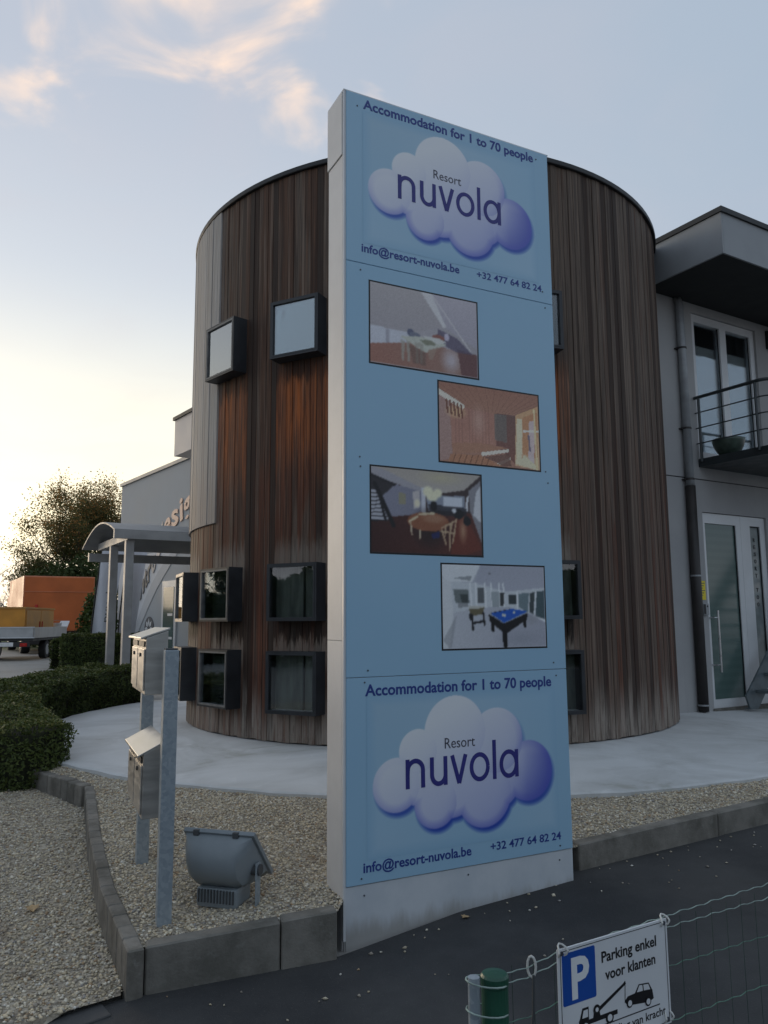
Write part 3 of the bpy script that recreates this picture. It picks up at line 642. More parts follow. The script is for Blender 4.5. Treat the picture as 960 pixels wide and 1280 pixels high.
# cloud logo
def cloud_canvas():
    w, h = 250, 166; cv = Canvas(w, h, (150, 190, 222)); u = 0.12 + 1.18 * cv.x; v = 0.885 - 0.775 * cv.y
    LOB = [(.285, .445, .133), (.41, .60, .11), (.635, .68, .187), (.895, .62, .17), (1.10, .445, .16), (.81, .35, .17), (.51, .335, .125), (.60, .48, .23), (.85, .47, .22), (.42, .46, .13)]
    def sdf(U, W_):
        d = np.full_like(U, 9.0)
        for a, b, r in LOB: d = np.minimum(d, np.hypot(U - a, W_ - b) - r)
        return d
    # pale sky square behind the cloud, soft edged
    tl = 0.5 + 0.5 * np.sin(u * 5 + 1) * np.cos(v * 4); cv.a = np.array((158, 195, 219)) * (1 - 0.35 * tl[..., None]) + np.array((186, 208, 224)) * 0.35 * tl[..., None]
    warm = np.clip((v - 0.4) / 0.5, 0, 1) * np.clip((0.9 - u) / 0.9, 0, 1); cv.fill(warm * 0.35, (186, 198, 205))
    sh = sdf(u - 0.012, v + 0.020); cv.fill(np.clip((0.014 - sh) / 0.026, 0, 1) * np.clip(0.25 + (0.75 - v) * 1.3, 0.15, 0.95), (42, 72, 172))
    d = sdf(u, v); ins = np.clip(-d / 0.006 + 0.5, 0, 1)
    t = np.clip((u - 0.25) * 0.55 + (0.62 - v) * 1.15, 0, 1)[..., None]
    body = np.array((232, 235, 239)) * (1 - t) + np.array((166, 174, 220)) * t
    lob = np.zeros_like(u)
    for i, (a, b, r) in enumerate(LOB[:7]):
        rr = np.hypot(u - a, v - b) / r; ang = ((u - a) * 0.75 - (v - b) * 0.65) / r
        lob = np.maximum(lob, np.where(rr < 1, np.clip(ang * 0.8 - 0.15, 0, 1) * np.clip(rr, 0, 1) ** 2, 0) * (0.10 + 0.22 * (i in (3, 5, 6)) + 0.75 * (i == 4)))
    rl = np.clip((np.hypot(u - 0.93, v - 0.53) - 0.10) / 0.27, 0, 1) * np.clip((u - 0.93) / 0.16, 0, 1) * np.clip((0.72 - v) / 0.2, 0, 1)
    lob = np.maximum(lob, rl * 0.85)[..., None]
    body = body * (1 - lob) + np.array((62, 74, 178)) * lob
    e = np.clip(1 + d / 0.045, 0, 1)[..., None] * np.clip((0.60 - v) * 1.5 + (u - 0.3) * 0.4, 0, 0.55)[..., None]; body = body * (1 - e) + np.array((92, 100, 196)) * e
    cv.a = cv.a * (1 - ins[..., None]) + body * ins[..., None]
    # fade the square into the panel colour at its rim
    m = np.minimum(np.minimum(cv.x, 1 - cv.x) / 0.05, np.minimum(cv.y, 1 - cv.y) / 0.07); f = np.clip(1 - m, 0, 1) * (ins < 0.5) * (sh > 0.014)
    cv.fill(f, (151, 189, 215)); return cv
CLOUD = cloud_canvas()
def arc(cx, cy, rx, ry, a0, a1, n=14): return [(cx + rx * math.cos(a0 + (a1 - a0) * i / n), cy + ry * math.sin(a0 + (a1 - a0) * i / n)) for i in range(n + 1)]
def logo(panel, du, dv):
    print_grid('cloud_print', CLOUD, panel, 0.12 + du, 0.11 + dv, 1.30 + du, 0.885 + dv, PH + 0.0008)
    w = 0.0235; b = 0.419 + w / 2; top = 0.563; sw = lambda pts: ribbon(MB(), pts, w, SP(du, dv, PH + 0.001), SU, SV, SN)
    strokes = []
    strokes.append([[(0.348, 0.419), (0.348, 0.563)], [(0.348, 0.49)] + arc(0.393, 0.507, 0.044, 0.046, math.pi, 0)[0:] + [(0.437, 0.419)]])
    strokes.append([[(0.571, 0.563), (0.571, 0.419)], [(0.490, 0.563)] + arc(0.5305, 0.475, 0.0405, 0.046, math.pi, 2 * math.pi) + [(0.571, 0.50)]])
    strokes.append([[(0.612, 0.563), (0.6535, 0.4195)], [(0.6535, 0.4195), (0.695, 0.563)]])
    strokes.append([arc(0.7825, 0.491, 0.052, 0.063, 0, 2 * math.pi, 28)])
    strokes.append([[(0.877, 0.419), (0.877, 0.622)]])
    strokes.append([arc(0.971, 0.491, 0.050, 0.063, 0, 2 * math.pi, 28), [(1.022, 0.563), (1.022, 0.419)]])
    for grp in strokes:
        m = MB()
        for i, s in enumerate(grp): ribbon(m, s, w, SP(du, dv, PH + 0.0004 + 0.0004 * i), SU, SV, SN)
        m.build('letter', 'print_violet', panel)
    text_obj('lettering', 'Resort', 'print_grey', panel, SP(0.569 + du, 0.600 + dv, PH + 0.0006), SU, SV, 0.187, 0.054, 0.0)
logo(panels[0], 0, 0); logo(panels[2], -0.012, 3.168)
for p, v, dv in ((panels[0], 0.889, 0), (panels[2], 4.064, 1)):
    text_obj('lettering', 'Accommodation for 1 to 70 people', 'print_navy', p, SP(0.112, v, PH), SU, SV, 1.165, 0.055, 0.022)
    text_obj('lettering', 'info@resort-nuvola.be', 'print_navy', p, SP(0.100, 0.055 if not dv else 3.226, PH), SU, SV, 0.620, 0.046, 0.018)
    text_obj('lettering', '+32 477 64 82 24', 'print_navy', p, SP(0.840, 0.060 if not dv else 3.228, PH), SU, SV, 0.468, 0.040, 0.014)
# the four photographs
def photo_loft():
    c = Canvas(130, 87, (190, 182, 184)); c.fill(np.ones((87, 130)), (196, 190, 194), (176, 168, 172), 0)
    c.poly([(0, 0), (.56, 0), (.68, .40), (.35, .56), (0, .55)], (188, 180, 180), 1, (170, 162, 168)); c.poly([(.55, 0), (1, 0), (1, .62), (.70, .42)], (196, 188, 196), 1, (170, 164, 176))
    c.poly([(.46, 0), (.56, 0), (.70, .40), (.67, .42)], (226, 222, 222)); c.line(.56, 0, .93, .66, .012, (222, 216, 216))
    c.poly([(0, .54), (.36, .56), (.36, .70), (0, .77)], (214, 214, 222)); c.line(.15, .58, .15, .74, .03, (176, 172, 182))
    c.poly([(0, .77), (.36, .68), (.60, .66), (.86, .70), (.84, 1), (0, 1)], (166, 112, 94), 1, (156, 122, 108), 0)
    c.ell(.74, .82, .12, .22, (214, 206, 214), .8, .8); c.poly([(.80, .66), (1, .70), (1, 1), (.84, 1)], (112, 72, 70)); c.poly([(.62, .44), (.80, .52), (.95, .70), (.78, .70), (.60, .60)], (90, 80, 104), .8)
    c.ell(.62, .56, .06, .04, (150, 92, 80)); c.ell(.70, .53, .025, .05, (206, 196, 214)); c.ell(.36, .55, .03, .05, (96, 100, 124)); c.ell(.40, .57, .05, .03, (120, 124, 140))
    c.poly([(.26, .62), (.46, .58), (.70, .63), (.50, .78)], (206, 206, 192)); c.poly([(.47, .57), (.62, .56), (.70, .60), (.62, .64)], (222, 220, 214)); c.poly([(.44, .62), (.56, .61), (.60, .66), (.50, .68)], (138, 138, 116))
    for x in (.27, .32, .40, .44): c.poly([(x, .66), (x + .035, .67), (x + .03, .92), (x + .01, .92)], (176, 170, 156), .8)
    c.poly([(.34, .70), (.50, .78), (.50, .95), (.38, .93)], (112, 88, 76), .6); c.poly([(.52, .74), (.62, .68), (.60, .72), (.56, .86), (.53, .86)], (170, 140, 122)); c.blur(1); c.a = c.a * 0.94 + 14; c.grain(4); return c
def photo_sauna():
    c = Canvas(130, 87, (172, 120, 98)); c.poly([(0, 0), (1, 0), (1, .16), (.62, .33), (.30, .30), (0, .12)], (160, 106, 84), 1, (196, 146, 118))
    for i in range(16): x = i / 15; c.line(x * 1.4 - .2, 0, .25 + .5 * x, .30, .006, (136, 88, 70), .6)
    c.poly([(.10, .26), (.30, .30), (.56, .32), (.56, .76), (.12, .78)], (168, 112, 94), 1, (190, 130, 108))
    for i in range(14): x = .12 + i * .033; c.line(x, .30, x, .77, .005, (138, 88, 74), .5)
    c.ell(.38, .45, .09, .26, (206, 160, 140), .7, .9); c.poly([(0, .10), (.10, .24), (.12, .95), (0, 1)], (176, 136, 124)); c.line(.0, .13, .22, .28, .05, (236, 224, 204)); c.ell(.16, .36, .12, .10, (226, 178, 128), .8, .6)
    for i in range(5): x = .07 + i * .035; c.line(x, .22 + i * .012, x + .012, .38 + i * .01, .018, (116, 68, 50))
    c.poly([(.56, .31), (.76, .31), (.74, .95), (.62, .80), (.55, .74)], (104, 78, 70), 1, (128, 76, 64)); c.poly([(.54, .32), (.66, .32), (.66, .68), (.54, .66)], (112, 104, 96), .8)
    c.poly([(.12, .76), (.40, .72), (.68, .75), (.40, .84), (.12, .90)], (178, 122, 94)); c.poly([(.40, .84), (.68, .76), (.68, .80), (.40, .89)], (240, 226, 206)); c.poly([(.55, .96), (.69, .87), (.69, .90), (.58, .99)], (236, 220, 196))
    c.poly([(.10, .90), (.40, .88), (.62, 1), (.08, 1)], (184, 122, 88))
    for i in range(7): x = .12 + i * .055; c.line(x + .03, .89, x, 1, .010, (120, 74, 52), .8)
    c.poly([(.42, .90), (.68, .82), (.70, .98), (.62, 1), (.55, .95)], (110, 74, 62), .8)
    c.poly([(.76, .30), (1, .14), (1, 1), (.74, .97)], (214, 158, 108), 1, (226, 184, 140)); c.poly([(.77, .34), (.83, .34), (.81, .93), (.75, .95)], (238, 222, 182)); c.poly([(.83, .32), (.99, .22), (.98, .85), (.82, .80)], (206, 140, 96))
    c.poly([(.90, .36), (.96, .34), (.94, .95), (.88, .85)], (226, 208, 214), .8); c.line(.84, .50, 1, .48, .02, (244, 232, 216)); c.poly([(.76, .95), (.84, .82), (.98, .96), (.98, 1)], (236, 222, 182)); c.line(.955, .2, .97, 1, .02, (240, 214, 160)); c.line(.89, .55, .90, .75, .018, (120, 106, 120)); c.a = 255 * (c.a / 255) ** 0.82; c.grain(5); return c
def photo_dining():
    c = Canvas(130, 87, (70, 56, 56)); c.poly([(0, 0), (1, 0), (.84, .20), (.62, .26), (.45, .22), (.12, .10)], (186, 176, 166), 1, (214, 208, 206)); c.ell(.62, .07, .25, .10, (206, 196, 160), .7, .9)
    c.poly([(0, 0), (.10, .02), (.46, .22), (.46, .28), (.10, .14), (0, .12)], (176, 172, 178)); c.poly([(.10, .16), (.46, .26), (.46, .52), (.20, .60), (.08, .50)], (148, 148, 164), 1, (130, 128, 142), 0)
    c.poly([(.24, .28), (.30, .30), (.30, .42), (.24, .42)], (158, 152, 128)); c.poly([(.36, .26), (.42, .25), (.42, .45), (.37, .47)], (206, 198, 196)); c.ell(.40, .40, .035, .06, (244, 234, 204), .9, .5); c.poly([(.44, .20), (.48, .21), (.48, .52), (.44, .53)], (214, 214, 222))
    c.poly([(.48, .30), (.62, .29), (.84, .27), (.84, .46), (.50, .48)], (150, 156, 170)); c.poly([(.64, .30), (.82, .29), (.82, .43), (.64, .44)], (222, 226, 234)); c.poly([(.86, .28), (.88, .26), (.87, .46), (.84, .46)], (228, 228, 232)); c.poly([(.88, .20), (1, .06), (1, .85), (.90, .66)], (150, 148, 154)); c.poly([(.95, .22), (1, .12), (1, .60), (.92, .50)], (222, 222, 226))
    c.poly([(0, .62), (.46, .52), (.90, .48), (1, .86), (1, 1), (0, 1)], (66, 34, 30), 1, (98, 52, 44), 0); c.poly([(.76, .55), (.86, .54), (1, .92), (.84, 1), (.70, 1)], (118, 56, 42), .9); c.ell(.82, .70, .05, .20, (206, 170, 134), .7, .9)
    c.poly([(0, .08), (.20, .20), (.08, .36), (0, .30)], (52, 48, 52))
    for i in range(8): y = .30 + i * .045; c.line(0, y, .05 + i * .012, y - .01, .030, (196, 196, 204)); c.line(0, y + .02, .05 + i * .012, y + .01, .012, (36, 34, 38))
    c.line(.03, .20, .19, .68, .035, (26, 24, 28)); c.line(.06, .30, .12, .62, .02, (30, 28, 32)); c.line(.0, .10, .2, .2, .02, (40, 38, 42)); c.poly([(.50, .40), (.86, .42), (.86, .52), (.52, .53)], (40, 40, 48), .8); c.ell(.55, .42, .03, .06, (22, 22, 26)); c.ell(.78, .50, .05, .06, (26, 26, 30)); c.ell(.86, .58, .035, .06, (24, 24, 28)); c.ell(.74, .46, .02, .03, (224, 224, 228))
    for x, y, r in ((.50, .25, .055), (.55, .30, .05), (.59, .26, .045), (.52, .31, .04)): c.ell(x, y, r, r * 1.45, (246, 240, 206), 1, .35)
    c.ell(.52, .70, .20, .30, (38, 26, 28), .7, .6); c.ell(.50, .615, .19, .115, (150, 94, 66)); c.ell(.55, .575, .13, .07, (176, 132, 104), .8, .6)
    c.line(.33, .62, .40, .56, .02, (224, 206, 170)); c.line(.34, .64, .35, .78, .014, (216, 200, 170)); c.line(.42, .72, .42, .82, .014, (216, 200, 170)); c.line(.42, .53, .55, .51, .02, (214, 196, 164)); c.poly([(.52, .76), (.60, .72), (.60, .80), (.54, .82)], (36, 40, 92))
    for a, b, d, e in ((.62, .68, .76, .58), (.61, .72, .74, .74), (.76, .56, .72, .86), (.62, .70, .66, .88), (.70, .62, .69, .95), (.66, .64, .65, .78), (.72, .60, .70, .74)): c.line(a, b, d, e, .014, (196, 168, 136))
    c.blur(1); c.grain(3); return c
def photo_billiard():
    c = Canvas(130, 87, (196, 198, 206)); c.poly([(0, 0), (.36, 0), (.28, .20), (.06, .20), (0, .15)], (232, 234, 236)); c.poly([(.36, 0), (1, 0), (1, .28), (.60, .31), (.30, .20)], (178, 180, 192), 1, (196, 198, 210)); c.poly([(.10, .16), (.28, .13), (.26, .19)], (160, 164, 168)); c.poly([(0, .16), (.08, .20), (.13, .60), (.08, 1), (0, 1)], (226, 228, 230))
    c.poly([(.08, .20), (.30, .22), (.60, .32), (1, .26), (1, .62), (.80, .58), (.10, .62)], (214, 218, 222)); c.poly([(.10, .30), (.24, .30), (.25, .46), (.12, .46)], (120, 128, 128)); c.poly([(.16, .35), (.24, .35), (.24, .46), (.18, .46)], (70, 78, 78)); c.poly([(.33, .27), (.39, .27), (.39, .46), (.33, .46)], (100, 104, 108))
    for x in (.26, .31, .40, .46, .54, .58): c.line(x, .22, x + .01, .55, .016, (238, 240, 242))
    c.poly([(.46, .32), (.54, .32), (.54, .52), (.47, .52)], (170, 178, 182)); c.poly([(.55, .33), (.59, .33), (.58, .50), (.55, .50)], (60, 64, 66)); c.poly([(.63, .36), (.72, .35), (.71, .47), (.63, .47)], (56, 66, 70)); c.poly([(.73, .34), (.84, .33), (.82, .58), (.73, .50)], (118, 136, 142)); c.poly([(.85, .33), (.90, .32), (.88, .60), (.84, .57)], (64, 74, 76)); c.poly([(.92, .31), (1, .30), (1, .66), (.90, .62)], (74, 94, 100))
    for x0, x1 in ((.72, .72), (.91, .89)): c.line(x0, .32, x1, .62, .014, (240, 242, 244))
    c.line(.80, .60, 1, .68, .02, (240, 242, 244)); c.poly([(.10, .58), (.30, .52), (.62, .50), (.82, .58), (1, .70), (1, 1), (.06, 1)], (206, 208, 214), 1, (176, 178, 190), 0); c.poly([(0, .9), (.06, 1), (.08, .98), (.13, .60)], (150, 152, 158), .5); c.ell(.74, .90, .30, .16, (150, 152, 164), .5, .9); c.ell(.86, .66, .10, .10, (160, 160, 166), .6, .8)
    c.poly([(.14, .46), (.24, .46), (.24, .50), (.14, .52)], (120, 122, 124), .6); c.poly([(.24, .52), (.39, .51), (.38, .60), (.26, .61)], (112, 104, 80)); c.poly([(.24, .50), (.38, .49), (.39, .52), (.25, .53)], (206, 204, 196))
    for a, b, d, e in ((.27, .60, .28, .78), (.38, .58, .39, .72), (.29, .70, .38, .68), (.25, .60, .26, .66)): c.line(a, b, d, e, .018, (34, 34, 38))
    c.poly([(.43, .60), (.57, .72), (.60, .80), (.80, .64), (.80, .60), (.62, .76), (.44, .65)], (20, 20, 24)); c.poly([(.43, .59), (.58, .71), (.82, .58), (.81, .66), (.59, .84), (.44, .68)], (22, 22, 26)); c.poly([(.45, .585), (.66, .53), (.82, .56), (.58, .70)], (34, 96, 196)); c.poly([(.45, .585), (.66, .53), (.67, .525), (.46, .575)], (20, 26, 40))
    for a, b, d, e, w in ((.47, .64, .47, .79, .03), (.58, .78, .59, .97, .045), (.79, .62, .79, .74, .03)): c.line(a, b, d, e, w, (16, 16, 20))
    for x, y in ((.57, .60), (.59, .61), (.68, .575)): c.ell(x, y, .012, .018, (232, 228, 214))
    c.ell(.45, .10, .012, .01, (130, 130, 138)); c.blur(1); c.grain(3); return c
for fn, u, v in ((photo_loft, 0.141, 2.610), (photo_sauna, 0.560, 2.112), (photo_dining, 0.142, 1.600), (photo_billiard, 0.561, 1.100)):
    m = MB(); m.box8(SP(u, v, PH - 0.0005), SU * 0.698, SN * 0.0011, SV * 0.465); fr = m.build('photo_print', 'print_black', panels[1])
    cv = fn(); print_grid('picture', cv, fr, u + 0.009, v + 0.009, u + 0.689, v + 0.456, PH + 0.0012)

# ------------------------------------------------------------------ round timber tower
A0 = math.atan2(-TC.y, -TC.x); TOP = 6.123
tower = thing('round_tower', (TC.x, TC.y, PAD), 'round tower clad in weathered vertical timber boards behind the blue sign', 'building')
m = MB(); m.lathe((TC.x, TC.y, 0), [(TR - 0.045, PAD - 0.02), (TR - 0.045, TOP - 0.03)], 96); m.build('wall', 'core', tower, smooth=False)
m = MB(); m.lathe((TC.x, TC.y, 0), [(TR - 0.07, TOP - 0.042), (TR + 0.030, TOP - 0.042), (TR + 0.034, TOP - 0.035), (TR + 0.034, TOP + 0.006), (TR + 0.02, TOP + 0.012), (TR - 0.3, TOP + 0.012)], 128); m.build('roof_rim', 'black_metal', tower)
WB = [(-64, 'ml'), (-44, 'uml'), (-24, 'uml'), (22, 'uml')]
ROWS = {'u': (4.115, 0.575), 'm': (1.595, 0.53), 'l': (0.760, 0.56)}
NB = 269; DA = 360 / NB; BW = 2 * math.pi * TR / NB - 0.0022
def board_mesh(nm, h, th=0.022):
    m = MB(); c = 0.003
    pr = [(-BW / 2, -th), (BW / 2, -th), (BW / 2, -c), (BW / 2 - c, 0), (-BW / 2 + c, 0), (-BW / 2, -c)]
    m.prism([(x, y, 0) for x, y in pr], (0, 0, h)); me = bpy.data.meshes.new(nm); me.from_pydata(m.v, [], m.f); me.update(); me.materials.append(MATS['board']); return me
BM_full = board_mesh('board', TOP - 0.046 - PAD - 0.008); LAP = 2.615
BM_up = board_mesh('board', TOP - 0.046 - LAP); BM_low = board_mesh('board', LAP - 0.004 - PAD - 0.008)
def put_board(me, phi, z, dr, color):
    a = A0 + R(phi); o = bpy.data.objects.new('board', me); col.objects.link(o); o.parent = tower
    o.location = (math.cos(a) * (TR + dr), math.sin(a) * (TR + dr), z - PAD); o.rotation_euler = (0, 0, a - math.pi / 2); o.color = color
for i in range(int(-124 / DA), int(118 / DA)):
    phi = i * DA; tone = random.betavariate(1.6, 1.6); up = lo = 0.0
    for wphi, rows in WB:
        d = abs(phi - wphi); mk = max(0.0, min(1.0, (6.6 - d) / 1.6))
        if 'u' in rows: up = max(up, mk * random.uniform(0.35, 1.0))
        lo = max(lo, mk * random.uniform(0.75, 1.0))
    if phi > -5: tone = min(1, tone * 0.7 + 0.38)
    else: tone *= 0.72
    if phi < -48.9:
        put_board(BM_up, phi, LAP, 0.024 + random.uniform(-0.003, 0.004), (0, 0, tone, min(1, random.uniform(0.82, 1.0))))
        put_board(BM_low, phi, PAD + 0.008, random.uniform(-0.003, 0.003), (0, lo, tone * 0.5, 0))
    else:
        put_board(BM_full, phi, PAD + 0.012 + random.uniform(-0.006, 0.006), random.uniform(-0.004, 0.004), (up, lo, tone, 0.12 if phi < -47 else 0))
# window boxes
for wphi, rows in WB:
    zv = Vector((0, 0, 1))
    for rw in rows:
        a = A0 + R(wphi if rw != 'u' or wphi < 0 else wphi - 1.6); er = Vector((math.cos(a), math.sin(a), 0)); et = Vector((-math.sin(a), math.cos(a), 0))
        z0, h = ROWS[rw]; w = 0.545; t = 0.15; d0 = TR - 0.06; wall_ = 0.018
        O_ = TC + er * d0 + et * (-w / 2) + zv * z0; D = TR + t - d0
        m = MB(); m.box8(O_, et * w, er * D, zv * wall_); m.box8(O_ + zv * (h - wall_), et * w, er * D, zv * wall_)
        m.box8(O_ + zv * wall_, et * wall_, er * D, zv * (h - 2 * wall_)); m.box8(O_ + et * (w - wall_) + zv * wall_, et * wall_, er * D, zv * (h - 2 * wall_))
        wb = m.build('window_box', 'box_frame', tower)
        fw = 0.016; m = MB(); P0 = O_ + er * (D - 0.03) + et * wall_ + zv * wall_; iw, ih = w - 2 * wall_, h - 2 * wall_
        m.box8(P0, et * iw, er * 0.033, zv * fw); m.box8(P0 + zv * (ih - fw), et * iw, er * 0.033, zv * fw); m.box8(P0 + zv * fw, et * fw, er * 0.033, zv * (ih - 2 * fw)); m.box8(P0 + et * (iw - fw) + zv * fw, et * fw, er * 0.033, zv * (ih - 2 * fw))
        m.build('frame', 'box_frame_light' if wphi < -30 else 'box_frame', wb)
        m = MB(); m.box8(P0 + et * (fw - 0.004) + zv * (fw - 0.004) + er * 0.008, et * (iw - 2 * fw + 0.008), er * 0.006, zv * (ih - 2 * fw + 0.008)); m.build('pane', 'glass' if rw == 'u' and wphi < 0 else 'glass_soft', wb)
        m = MB(); m.box8(O_ + et * wall_ + zv * wall_ + er * 0.068, et * iw, er * 0.006, zv * ih); m.build('backing', 'interior' if rw == 'u' else 'curtain', wb)
        if rw != 'u':
            m = MB(); m.box8(O_ + et * (wall_ + iw * 0.62) + zv * wall_ + er * 0.076, et * 0.012, er * 0.02, zv * ih); m.build('mullion', 'black_metal', wb)
            m = MB(); m.box8(O_ + et * (wall_ + 0.02) + zv * (wall_ + 0.002) + er * 0.078, et * (iw - 0.04), er * (D - 0.13), zv * 0.012); m.build('inner_sill', 'white_alu', wb)

# ------------------------------------------------------------------ grey building on the right
YW = R(31); BW_ = Vector((math.cos(YW), math.sin(YW), 0)); BN = Vector((math.sin(YW), -math.cos(YW), 0)); D0 = Vector((4.0275, 9.840, 0)); ZV = Vector((0, 0, 1))
def BP(s, out, z): return D0 + BW_ * s + BN * out + ZV * z
bld = thing('grey_building', tuple(BP(1.5, -0.5, PAD)), 'two-storey grey rendered building with overhanging roof, balcony and glass door', 'building')
def bbox(name, mat, par, s0, s1, o0, o1, z0, z1, **kw):
    m = MB(); m.box8(BP(s0, o0, z0), BW_ * (s1 - s0), BN * (o1 - o0), ZV * (z1 - z0)); return m.build(name, mat, par, **kw)
def holed_wall(s0, s1, z0, z1, holes):
    ss = sorted({s0, s1, *[h[0] for h in holes], *[h[1] for h in holes]}); zs = sorted({z0, z1, *[h[2] for h in holes], *[h[3] for h in holes]}); m = MB()
    for a, b in zip(ss, ss[1:]):
        for c_, d in zip(zs, zs[1:]):
            sm_, zm = (a + b) / 2, (c_ + d) / 2
            if any(h[0] < sm_ < h[1] and h[2] < zm < h[3] for h in holes): continue
            m.box8(BP(a, -0.3, c_), BW_ * (b - a), BN * 0.3, ZV * (d - c_))
    return m
holes = [(0.0, 1.325, PAD, 2.93), (0.02, 1.39, 3.62, 5.58)]
m = holed_wall(-2.2, 6.0, PAD - 0.1, 3.338, holes[:1]); m.build('wall', 'render_grey', bld)
m = holed_wall(-2.2, 6.0, 3.352, 5.72, holes[1:]); m.build('wall', 'render_grey', bld)
bbox('wall_joint', 'black_metal', bld, -2.2, 6.0, -0.3, -0.012, 3.338, 3.352)
bbox('room', 'interior', bld, -2.0, 5.8, -2.6, -2.5, PAD, 5.6); bbox('room', 'interior', bld, -0.3, 1.8, -2.5, -0.31, 3.5, 3.6)
# roof
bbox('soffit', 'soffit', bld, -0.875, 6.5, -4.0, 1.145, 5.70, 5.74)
bbox('fascia_panel', 'fascia', bld, -0.885, -0.86, -4.0, 1.15, 5.695, 6.185)
bbox('fascia_panel', 'fascia', bld, -0.857, 6.5, 1.128, 1.15, 5.695, 6.185)
bbox('roof', 'trim', bld, -0.86, 6.5, -4.0, 1.128, 6.10, 6.16)
m = MB(); m.box8(BP(-0.905, -4.0, 6.187), BW_ * 0.12, BN * 5.175, ZV * 0.062); m.box8(BP(-0.785, 1.055, 6.187), BW_ * 7.2, BN * 0.12, ZV * 0.062); m.build('roof_trim', 'trim', bld)
# ground-floor door with sidelight
def framed(name, par_name, par, s0, s1, z0, z1, gl, out0=-0.09, dep=0.06, mat='white_alu'):
    """frame with rectangular glass openings gl = [(s0,s1,z0,z1)]"""
    ss = sorted({s0, s1, *[h[0] for h in gl], *[h[1] for h in gl]}); zs = sorted({z0, z1, *[h[2] for h in gl], *[h[3] for h in gl]}); m = MB()
    for a, b in zip(ss, ss[1:]):
        run = None
        for c_, d in zip(zs, zs[1:]):
            sm_, zm = (a + b) / 2, (c_ + d) / 2; hole = any(h[0] < sm_ < h[1] and h[2] < zm < h[3] for h in gl)
            if hole:
                if run: m.box8(BP(a, out0, run[0]), BW_ * (b - a), BN * dep, ZV * (run[1] - run[0])); run = None
            else: run = (run[0], d) if run else (c_, d)
        if run: m.box8(BP(a, out0, run[0]), BW_ * (b - a), BN * dep, ZV * (run[1] - run[0]))
    return m.build(name, mat, par)
dr = framed('door', '', bld, 0.003, 0.80, PAD + 0.01, 2.925, [(0.075, 0.70, PAD + 0.115, 2.795)])
bbox('pane', 'door_glass', dr, 0.07, 0.705, -0.065, -0.055, PAD + 0.11, 2.80); m = MB()
for a, b, c_, d in ((0.065, 0.085, PAD + 0.1, 2.81), (0.69, 0.71, PAD + 0.1, 2.81)): m.box8(BP(a, -0.056, c_), BW_ * (b - a), BN * 0.014, ZV * (d - c_))
m.build('gasket', 'black_metal', dr)
m = MB(); m.tube([BP(0.125, 0.045, 0.93), BP(0.125, 0.045, 1.69)], 0.014, 10); m.tube([BP(0.05, -0.03, 1.02), BP(0.05, 0.045, 1.02), BP(0.125, 0.045, 1.02)], 0.009, 8); m.tube([BP(0.05, -0.03, 1.60), BP(0.05, 0.045, 1.60), BP(0.125, 0.045, 1.60)], 0.009, 8); m.build('handle', 'steel', dr)
sl = framed('sidelight', '', bld, 0.803, 1.322, PAD + 0.01, 2.925, [(1.0, 1.215, PAD + 0.25, 2.805)])
bbox('pane', 'side_glass', sl, 0.995, 1.22, -0.065, -0.055, PAD + 0.24, 2.81); m = MB()
for a, b, c_, d in ((0.99, 1.012, PAD + 0.24, 2.815), (1.20, 1.222, PAD + 0.24, 2.815), (1.012, 1.20, 2.79, 2.815)): m.box8(BP(a, -0.056, c_), BW_ * (b - a), BN * 0.014, ZV * (d - c_))
m.build('gasket', 'black_metal', sl)
for i, ch in enumerate('RESORT TOO'):
    if ch != ' ': text_obj('lettering', ch, 'print_black', sl, BP(1.085, -0.052, 2.60 - i * 0.095), BW_, ZV, 0.045, 0.05, 0.02)
bbox('threshold', 'kerb', bld, -0.02, 1.34, -0.25, 0.02, PAD - 0.05, PAD + 0.012)
bbox('lintel_shadow_gap', 'black_metal', bld, 0.0, 1.325, -0.05, -0.02, 2.926, 2.934)
# upper french window with half drawn blinds
uw = framed('french_window', '', bld, 0.023, 1.387, 3.622, 5.578, [(0.105, 0.635, 3.72, 5.475), (0.765, 1.295, 3.72, 5.475)], -0.10, 0.07)
for a, b in ((0.105, 0.635), (0.765, 1.295)):
    bbox('pane', 'glass_soft', uw, a - 0.004, b + 0.004, -0.075, -0.068, 3.716, 5.479)
    bbox('blind', 'blind', uw, a + 0.004, b - 0.004, -0.125, -0.118, 3.64, 5.20)
    m = MB(); m.box8(BP(b - 0.012, -0.067, 3.72), BW_ * 0.012, BN * 0.012, ZV * 1.755); m.build('gasket', 'black_metal', uw)
# balcony
bal = bbox('balcony', 'rail', bld, -0.01, 4.2, 0.003, 1.12, 3.503, 3.605)
hr = [BP(-0.03, 0.01, 4.40), BP(-0.03, 0.90, 4.40)] + [BP(0.10 - 0.13 * math.cos(t), 0.90 + 0.13 * math.sin(t), 4.40) for t in np.linspace(0.2, math.pi / 2, 6)] + [BP(4.1, 1.03, 4.40)]
m = MB(); m.tube(hr, 0.021, 10); m.build('handrail', 'rail', bal)
for z_ in (4.20, 4.00, 3.80):
    m = MB(); m.tube([p - ZV * (4.40 - z_) for p in hr], 0.0085, 8); m.build('rail_bar', 'rail', bal)
for s_, o_ in ((-0.03, 0.07), (-0.03, 0.86), (0.55, 1.03), (1.7, 1.03), (2.9, 1.03)):
    m = MB(); m.tube([BP(s_, o_, 3.56), BP(s_, o_, 4.39)], 0.019, 8); m.build('railing_post', 'rail', bal)
